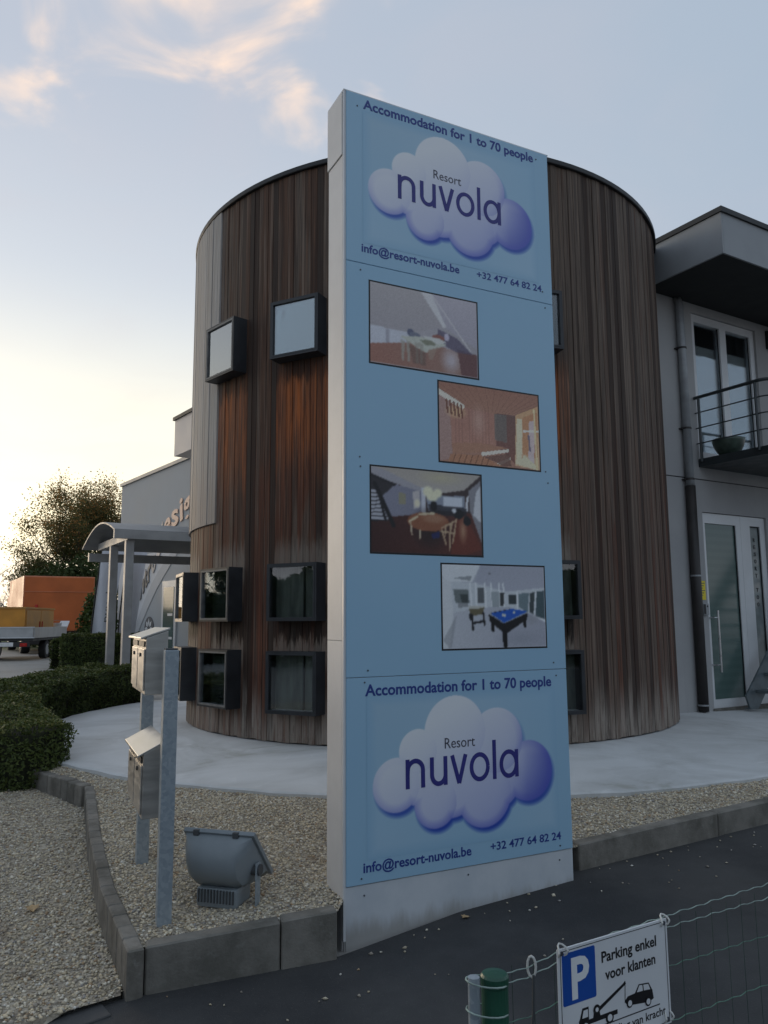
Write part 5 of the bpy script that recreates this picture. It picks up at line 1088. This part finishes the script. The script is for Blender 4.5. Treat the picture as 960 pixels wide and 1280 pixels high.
# ------------------------------------------------------------------ mailboxes and posts
def bedz(x, y):
    best = None
    for p in bd:
        for t in np.linspace(0, 1, 9):
            q = bed_pt(p, t); d = (q.x - x) ** 2 + (q.y - y) ** 2
            if best is None or d < best[0]: best = (d, q.z)
    return best[1]
def on_bed(px, py):
    z = 0.27
    for _ in range(6): q = on_z(px, py, z); z = bedz(q.x, q.y)
    return on_z(px, py, z)
fp = on_bed(204, 1153); bp = on_bed(177, 1079)
MD = Vector((bp.x - fp.x, bp.y - fp.y, 0)).normalized(); ML = Vector((-MD.y, MD.x, 0))    # MD away, ML to the left (front of the boxes)
for c_, top, lab in ((fp, 1.465, 'galvanised square post standing nearest in the gravel bed'), (bp, 1.52, 'galvanised square post carrying the far side of the mailboxes')):
    t_ = thing('post', (c_.x, c_.y, bedz(c_.x, c_.y)), lab, 'post', 'galvanised mailbox posts'); w = 0.066
    m = MB(); m.box8(Vector((c_.x, c_.y, 0.12)) - MD * w / 2 - ML * w / 2, MD * w, ML * w, ZV * (top - 0.12)); m.build('tube', 'galv', t_, bevel=0.006)
    m = MB(); m.box8(Vector((c_.x, c_.y, top + 0.001)) - MD * (w / 2 - 0.004) - ML * (w / 2 - 0.004), MD * (w - 0.008), ML * (w - 0.008), ZV * 0.006); m.build('cap', 'flood_dark', t_)
def mailbox(org, w, d, h, rise, lab):
    """org = lower near back corner; w along MD, d along ML; lid slopes down to the front"""
    root = thing('mailbox', tuple(org), lab, 'mailbox', 'steel mailboxes on the posts'); P_ = lambda a, b, z: org + MD * a + ML * b + ZV * z
    m = MB(); m.prism([P_(0, 0, 0), P_(0, d, 0), P_(0, d, h), P_(0, 0, h + rise)], MD * w); m.build('body', 'mail_metal', root, bevel=0.004)
    sl = Vector((0, 0, 0)); e = ML * (d + 0.035) + ZV * (-rise * (d + 0.035) / d)
    m = MB(); m.box8(P_(-0.006, -0.008, h + rise + 0.004), MD * (w + 0.012), e, ZV * 0.010); lid = m.build('lid', 'mail_metal', root, bevel=0.002)
    m = MB(); m.box8(P_(0.012, d + 0.001, 0.02), MD * (w - 0.024), ML * 0.007, ZV * (h - 0.075)); dr_ = m.build('door', 'mail_metal', root, bevel=0.002)
    m = MB(); m.tube([P_(w / 2, d + 0.006, h - 0.085), P_(w / 2, d + 0.016, h - 0.085)], 0.010, 10); m.build('lock', 'mail_dark', dr_)
    m = MB(); m.box8(P_(0.03, d + 0.002, h - 0.045), MD * (w - 0.06), ML * 0.005, ZV * 0.028); m.build('slot', 'mail_dark', root)
    return root
mid = (fp + bp) / 2
def mb_at(px, py, a): # point on the vertical plane through the posts' left faces, at distance a along MD from the front post
    return None
PLN = Vector((fp.x, fp.y, 0)) - ML * 0.005
zu0 = 1.225; zl0 = 0.585
base_ = PLN + MD * 0.14
mailbox(base_ + ZV * 1.245, 0.27, 0.105, 0.275, 0.035, 'upper steel mailbox nearer the camera, behind the galvanised post')
mailbox(base_ + MD * 0.276 + ZV * 1.245, 0.27, 0.105, 0.275, 0.035, 'upper steel mailbox farther from the camera')
mailbox(base_ + ZV * 0.665, 0.29, 0.10, 0.30, 0.05, 'lower steel mailbox nearer the camera, its lid catching the light')
mailbox(base_ + MD * 0.296 + ZV * 0.665, 0.29, 0.10, 0.30, 0.05, 'lower steel mailbox farther from the camera')

# ------------------------------------------------------------------ floodlight in the gravel bed
fc = on_bed(282, 1125); FL = thing('floodlight', (fc.x, fc.y, bedz(fc.x, fc.y)), 'grey ground floodlight lying in the gravel beside the sign', 'floodlight')
fz = bedz(fc.x, fc.y); ya = R(-17); FX = Vector((math.cos(ya), math.sin(ya), 0)); FY = Vector((-math.sin(ya), math.cos(ya), 0))
def FPt(x, y, z): return Vector((fc.x, fc.y, fz)) + FX * x + FY * y + ZV * z
# tub seen from behind: opening (rim) turned away towards the sign, its top edge nearest
T0, T1 = (-0.075, 0.335), (0.115, 0.125)          # opening: upper and lower edge (depth, height)
sec = [T0, (-0.115, 0.300), (-0.140, 0.250), (-0.143, 0.200), (-0.120, 0.140), (-0.065, 0.100), (0.03, 0.085), T1]
def ringpts(x, k):
    out = []
    for y, z in sec:
        t = max(0.0, min(1.0, ((y - T0[0]) * (T1[0] - T0[0]) + (z - T0[1]) * (T1[1] - T0[1])) / ((T1[0] - T0[0]) ** 2 + (T1[1] - T0[1]) ** 2)))
        py_, pz_ = T0[0] + (T1[0] - T0[0]) * t, T0[1] + (T1[1] - T0[1]) * t; out.append(FPt(x, py_ + (y - py_) * k, pz_ + (z - pz_) * k))
    return out
m = MB(); stations = [(-0.178, 0.05), (-0.165, 0.55), (-0.145, 0.86), (-0.11, 1.0), (0.085, 1.0), (0.115, 0.90), (0.172, 0.08)]
for x, k_ in stations: m.v += [tuple(p) for p in ringpts(x, k_)]
ns_ = len(sec)
for i in range(len(stations) - 1):
    for j in range(ns_): m.f.append((i * ns_ + j, (i + 1) * ns_ + j, (i + 1) * ns_ + (j + 1) % ns_, i * ns_ + (j + 1) % ns_))
m.f.append(tuple(reversed(range(ns_)))); m.f.append(tuple((len(stations) - 1) * ns_ + j for j in range(ns_)))
hs = m.build('housing', 'flood', FL); bm = bmesh.new(); bm.from_mesh(hs.data); bmesh.ops.recalc_face_normals(bm, faces=bm.faces); bm.to_mesh(hs.data); bm.free()
hs.data.shade_smooth(); hs.data.set_sharp_from_angle(angle=R(38))
dn = (FY * (T1[0] - T0[0]) + ZV * (T1[1] - T0[1])); du_ = dn.normalized(); nrm_ = FX.cross(du_)
if nrm_.dot(FY) < 0: nrm_ = -nrm_
m = MB(); m.box8(FPt(-0.192, *T0) - du_ * 0.014, FX * 0.378, dn + du_ * 0.028, nrm_ * 0.022); rim = m.build('rim', 'flood', FL, bevel=0.004)
m = MB(); m.box8(FPt(-0.165, *T0) + du_ * 0.012 + nrm_ * 0.0225, FX * 0.325, dn - du_ * 0.024, nrm_ * 0.003); m.build('front_glass', 'glass', rim)
for x in (-0.135, 0.075): m = MB(); m.box8(FPt(x, T0[0] - 0.014, T0[1] - 0.006), FX * 0.030, FY * 0.026, ZV * 0.026); m.build('clip', 'flood_dark', rim, bevel=0.003)
m = MB(); m.box8(FPt(-0.115, -0.085, 0.004), FX * 0.215, FY * 0.16, ZV * 0.094); gb = m.build('gear_box', 'flood', FL, bevel=0.02)
for i in range(12): m = MB(); m.box8(FPt(-0.100 + i * 0.0165, -0.092, 0.030), FX * 0.006, FY * 0.010, ZV * 0.058); m.build('fin', 'flood_dark', gb)
for x in (0.170,): m = MB(); m.box8(FPt(x, -0.03, -0.03), FX * 0.006, FY * 0.045, ZV * 0.235); m.build('bracket', 'galv', FL)
m = MB(); m.tube([FPt(0.10, 0.0, 0.17), FPt(0.185, 0.0, 0.17)], 0.026, 12); m.build('pivot', 'flood_dark', FL)

# ------------------------------------------------------------------ wire fence and parking sign
ftop = 0.985
FA = on_z(692, 1187, ftop); FA.z = 0; FD = BW_.copy(); FNn = BN.copy()           # along the fence; FNn towards the camera
def fence_s(px, py): q = on_plane(px, py, FA, FNn); return (q - FA).dot(FD)
fen = thing('wire_fence', (FA.x, FA.y, asph(FA.x, FA.y)), 'low green wire mesh fence with a round green end post', 'fence')
def GP(s, z, out=0.0): return FA + FD * s + FNn * out + ZV * z
PS = fence_s(618, 1216); gpost = GP(PS, 0); grey = GP(fence_s(592, 1216), 0)
zg_ = asph(gpost.x, gpost.y)
m = MB(); m.lathe((gpost.x, gpost.y, 0), [(0.024, zg_ - 0.05), (0.024, ftop - 0.030), (0.0252, ftop - 0.028), (0.0252, ftop - 0.014), (0.022, ftop - 0.010), (0.008, ftop - 0.008)], 22); m.build('post', 'fence_green', fen, smooth=False)
m = MB(); m.tube([(grey.x, grey.y, zg_ - 0.05), (grey.x, grey.y, ftop - 0.006)], 0.0105, 14); m.build('tension_bar', 'galv', fen, smooth=False)
for z_ in (ftop - 0.020, ftop - 0.068): 
    m = MB(); pts_ = []
    for t in np.linspace(0, 2 * math.pi, 17): pts_.append(GP(PS - 0.018 + 0.040 * math.cos(t), z_ - 0.008 * math.cos(t), 0.030 * math.sin(t)))
    m.tube(pts_, 0.0016, 6, cap=False); m.build('binding_wire', 'wire_pale', fen)
def sag(s): return -0.010 * math.sin(min(1, max(0, (s + 0.14) / 0.14)) * math.pi) if s < 0 else 0.0
for i, dz_ in enumerate((0.0, -0.026, -0.095, -0.19, -0.285, -0.38, -0.475, -0.57, -0.665, -0.76, -0.85, -0.93)):
    m = MB(); ss = np.arange(PS + 0.026, 3.2, 0.0125)
    m.tube([GP(s, ftop - 0.006 + dz_ + 0.0016 * math.sin(s * 2 * math.pi / 0.05) + 0.01 * math.sin(s * 2.3 + i) + sag(s) + 0.045 * s * s * 0.08, 0.0015 * math.cos(s * 60)) for s in ss], 0.0011 if i < 2 else 0.00095, 5, cap=False); m.build('wire', 'wire_pale' if i < 2 else 'wire_green', fen)
for i in range(62):
    s = PS + 0.04 + i * 0.0508; b = GP(s, 0); m = MB(); lean_ = random.uniform(-0.004, 0.004); m.tube([GP(s + lean_, asph(b.x, b.y) + 0.02), GP(s, ftop - 0.45, 0.002), GP(s, ftop - 0.006)], 0.0006, 5, cap=False); m.build('wire', 'wire_dark', fen)
for s in (1.9, 3.2):
    b = GP(s, 0); m = MB(); m.tube([(b.x, b.y, asph(b.x, b.y) - 0.05), (b.x, b.y, ftop + 0.02)], 0.020, 16); m.build('post', 'fence_green', fen)
# parking plate 30 x 20 cm
pk = thing('parking_sign', tuple(GP(0.15, ftop - 0.20, 0.01)), 'white parking sign with blue P and tow truck tied to the wire fence', 'sign')
PO = GP(0.0, ftop - 0.198, 0.008); PWd, PHt = 0.303, 0.200
def PP(u, v, h=0.0): return PO + FD * u + ZV * v + FNn * h
m = MB(); m.box8(PP(0, 0, -0.0015), FD * PWd, FNn * 0.003, ZV * PHt); plate = m.build('plate', 'sign_plate', pk, bevel=0.0008, seg=1)
m = MB()
for a, b, w_, h_ in ((0.006, 0.004, PWd - 0.012, 0.0012), (0.006, PHt - 0.0062, PWd - 0.012, 0.0012), (0.006, 0.004, 0.0012, PHt - 0.009), (PWd - 0.0072, 0.004, 0.0012, PHt - 0.009)): m.box8(PP(a, b, 0.0015 + (0.0002 if w_ < 0.01 else 0)), FD * w_, FNn * 0.0004, ZV * h_)
m.build('border', 'print_black', plate)
def rpoly(u0, v0, u1, v1, r, n=5):
    out = []
    for cx0, cy0, a in ((u1 - r, v1 - r, 0), (u0 + r, v1 - r, math.pi / 2), (u0 + r, v0 + r, math.pi), (u1 - r, v0 + r, 1.5 * math.pi)): out += arc(cx0, cy0, r, r, a, a + math.pi / 2, n)
    return out
m = MB(); m.prism([PP(u, v, 0.0015) for u, v in rpoly(0.0105, 0.098, 0.096, 0.190, 0.004)], FNn * 0.0004); m.build('blue_square', 'parking_blue', plate)
text_obj('lettering', 'P', 'white_ink', plate, PP(0.033, 0.108, 0.0022), FD, ZV, 0.046, 0.070, 0.028, 0.0003)
text_obj('lettering', 'Parking enkel', 'print_black', plate, PP(0.113, 0.154, 0.0016), FD, ZV, 0.155, 0.0195, 0.022, 0.0003)
text_obj('lettering', 'voor klanten', 'print_black', plate, PP(0.121, 0.121, 0.0016), FD, ZV, 0.142, 0.0195, 0.022, 0.0003)
text_obj('lettering', 'Wegsleepregeling van kracht', 'print_black', plate, PP(0.018, 0.021, 0.0016), FD, ZV, 0.268, 0.0150, 0.012, 0.0003)
def shape(polys, h=0.0016, mat='print_black', nm='pictogram'):
    m = MB()
    for i, p in enumerate(polys): m.prism([PP(u, v, h) for u, v in p], FNn * (0.0003 + 0.00012 * i))
    return m.build(nm, mat, plate)
g0 = 0.044   # ground line
shape([[(0.045, g0 - 0.002), (0.270, g0 - 0.002), (0.270, g0), (0.045, g0)]])
shape([[(0.048, g0 + 0.006), (0.074, g0 + 0.006), (0.074, g0 + 0.041), (0.058, g0 + 0.041), (0.051, g0 + 0.024), (0.048, g0 + 0.020)], [(0.074, g0 + 0.010), (0.150, g0 + 0.010), (0.150, g0 + 0.018), (0.074, g0 + 0.018)], [(0.085, g0 + 0.018), (0.104, g0 + 0.018), (0.100, g0 + 0.034), (0.090, g0 + 0.038)], [(0.088, g0 + 0.028), (0.096, g0 + 0.024), (0.176, g0 + 0.058), (0.174, g0 + 0.064), (0.168, g0 + 0.060)]], nm='tow_truck_pictogram')
shape([[(0.056, g0 + 0.024), (0.071, g0 + 0.024), (0.071, g0 + 0.037), (0.060, g0 + 0.037)]], 0.0024, 'sign_plate', 'pictogram_window')
for cu_, r_ in ((0.064, 0.0105), (0.128, 0.0105)): shape([arc(cu_, g0 + 0.0085, r_, r_, 0, 2 * math.pi - 0.3, 18)], 0.0024, 'print_black', 'pictogram_wheel'); shape([arc(cu_, g0 + 0.0085, r_ * 0.6, r_ * 0.6, 0, 2 * math.pi - 0.4, 14)], 0.0029, 'sign_plate', 'pictogram_wheel')
shape([arc(0.0945, g0 + 0.031, 0.009, 0.009, 0, 2 * math.pi - 0.3, 16)], 0.0026, 'print_black', 'pictogram_wheel'); shape([arc(0.0945, g0 + 0.031, 0.004, 0.004, 0, 2 * math.pi - 0.4, 12)], 0.0031, 'sign_plate', 'pictogram_wheel')
shape([[(0.172, g0 + 0.028), (0.180, g0 + 0.034), (0.200, g0 + 0.035), (0.212, g0 + 0.049), (0.240, g0 + 0.046), (0.250, g0 + 0.030), (0.253, g0 + 0.014), (0.240, g0 + 0.010), (0.190, g0 + 0.016), (0.174, g0 + 0.022)], [(0.171, g0 + 0.024), (0.1725, g0 + 0.024), (0.1745, g0 + 0.060), (0.173, g0 + 0.060)]], nm='car_pictogram')
shape([[(0.205, g0 + 0.036), (0.222, g0 + 0.035), (0.221, g0 + 0.046), (0.213, g0 + 0.047)]], 0.0024, 'sign_plate', 'pictogram_window'); shape([[(0.225, g0 + 0.035), (0.243, g0 + 0.033), (0.238, g0 + 0.044), (0.224, g0 + 0.0455)]], 0.0024, 'sign_plate', 'pictogram_window')
for cu_, cv_ in ((0.184, g0 + 0.021), (0.236, g0 + 0.012)): shape([arc(cu_, cv_, 0.0085, 0.0085, 0, 2 * math.pi - 0.3, 18)], 0.0024, 'print_black', 'pictogram_wheel'); shape([arc(cu_, cv_, 0.0055, 0.0055, 0, 2 * math.pi - 0.4, 14)], 0.0029, 'sign_plate', 'pictogram_wheel')
for u, v in ((0.010, PHt - 0.008), (PWd - 0.010, PHt - 0.008), (PWd - 0.012, 0.010)):
    m = MB(); m.tube([PP(u, v, 0.001), PP(u, v, 0.0035)], 0.004, 10); m.build('eyelet', 'screw', pk)
    m = MB(); m.tube([PP(u + 0.011 * math.cos(t), v + 0.004 + 0.012 * math.sin(t), 0.002 + 0.006 * math.cos(2 * t)) for t in np.linspace(0, 2 * math.pi, 13)], 0.0018, 6, cap=False); m.build('cable_tie', 'tie', pk)
# tie and wire tail between the post and the plate
m = MB(); m.tube([GP(-0.055 + 0.005 * math.cos(t), ftop - 0.018 + 0.018 * math.sin(t), 0.006 * math.cos(t)) for t in np.linspace(0, 2 * math.pi, 13)], 0.0024, 6, cap=False); m.build('cable_tie', 'tie', fen)
m = MB(); m.tube([GP(-0.056, ftop - 0.03, 0.006), GP(-0.062, ftop - 0.09, 0.010), GP(-0.074, ftop - 0.15, 0.012)], [0.0025, 0.003, 0.002], 6); m.build('binding_wire', 'flood_dark', fen)

# ------------------------------------------------------------------ fallen leaves
def leaf(x, y, z, s, rz, lab):
    prof_ = [(0, -1), (0.35, -0.55), (0.75, -0.45), (0.55, -0.05), (0.8, 0.35), (0.35, 0.4), (0, 1), (-0.3, 0.45), (-0.8, 0.3), (-0.5, -0.1), (-0.7, -0.5), (-0.3, -0.5)]
    m = MB(); c_, s_ = math.cos(rz), math.sin(rz); top_ = []
    for a, b in prof_: top_.append((x + s * (a * c_ - b * s_), y + s * (a * s_ + b * c_), z + 0.004 + 0.25 * s * abs(a) + 0.1 * s * b))
    m.add([(x, y, z + 0.004)] + top_ + [(x, y, z + 0.001)] + [(p[0], p[1], p[2] - 0.0015) for p in top_], [(0, 1 + i, 1 + (i + 1) % 12) for i in range(12)] + [(13, 14 + (i + 1) % 12, 14 + i) for i in range(12)])
    o = m.build('fallen_leaf', 'dry_leaf', None, loc=(x, y, z)); tag(o, lab, 'leaf', 'fallen autumn leaves')
p = on_z(40, 1140, 0.10); leaf(p.x, p.y, drive(p.x, p.y) + 0.03, 0.045, 0.5, 'large tan autumn leaf lying on the gravel drive at lower left')
p = on_z(70, 1074, 0.14); leaf(p.x, p.y, drive(p.x, p.y) + 0.03, 0.022, 1.8, 'small brown leaf on the gravel drive, farther up')
p = on_z(582, 1146, 0.13); leaf(p.x, p.y, asph(p.x, p.y) + 0.002, 0.028, 2.4, 'tan leaf on the asphalt at the foot of the blue sign')
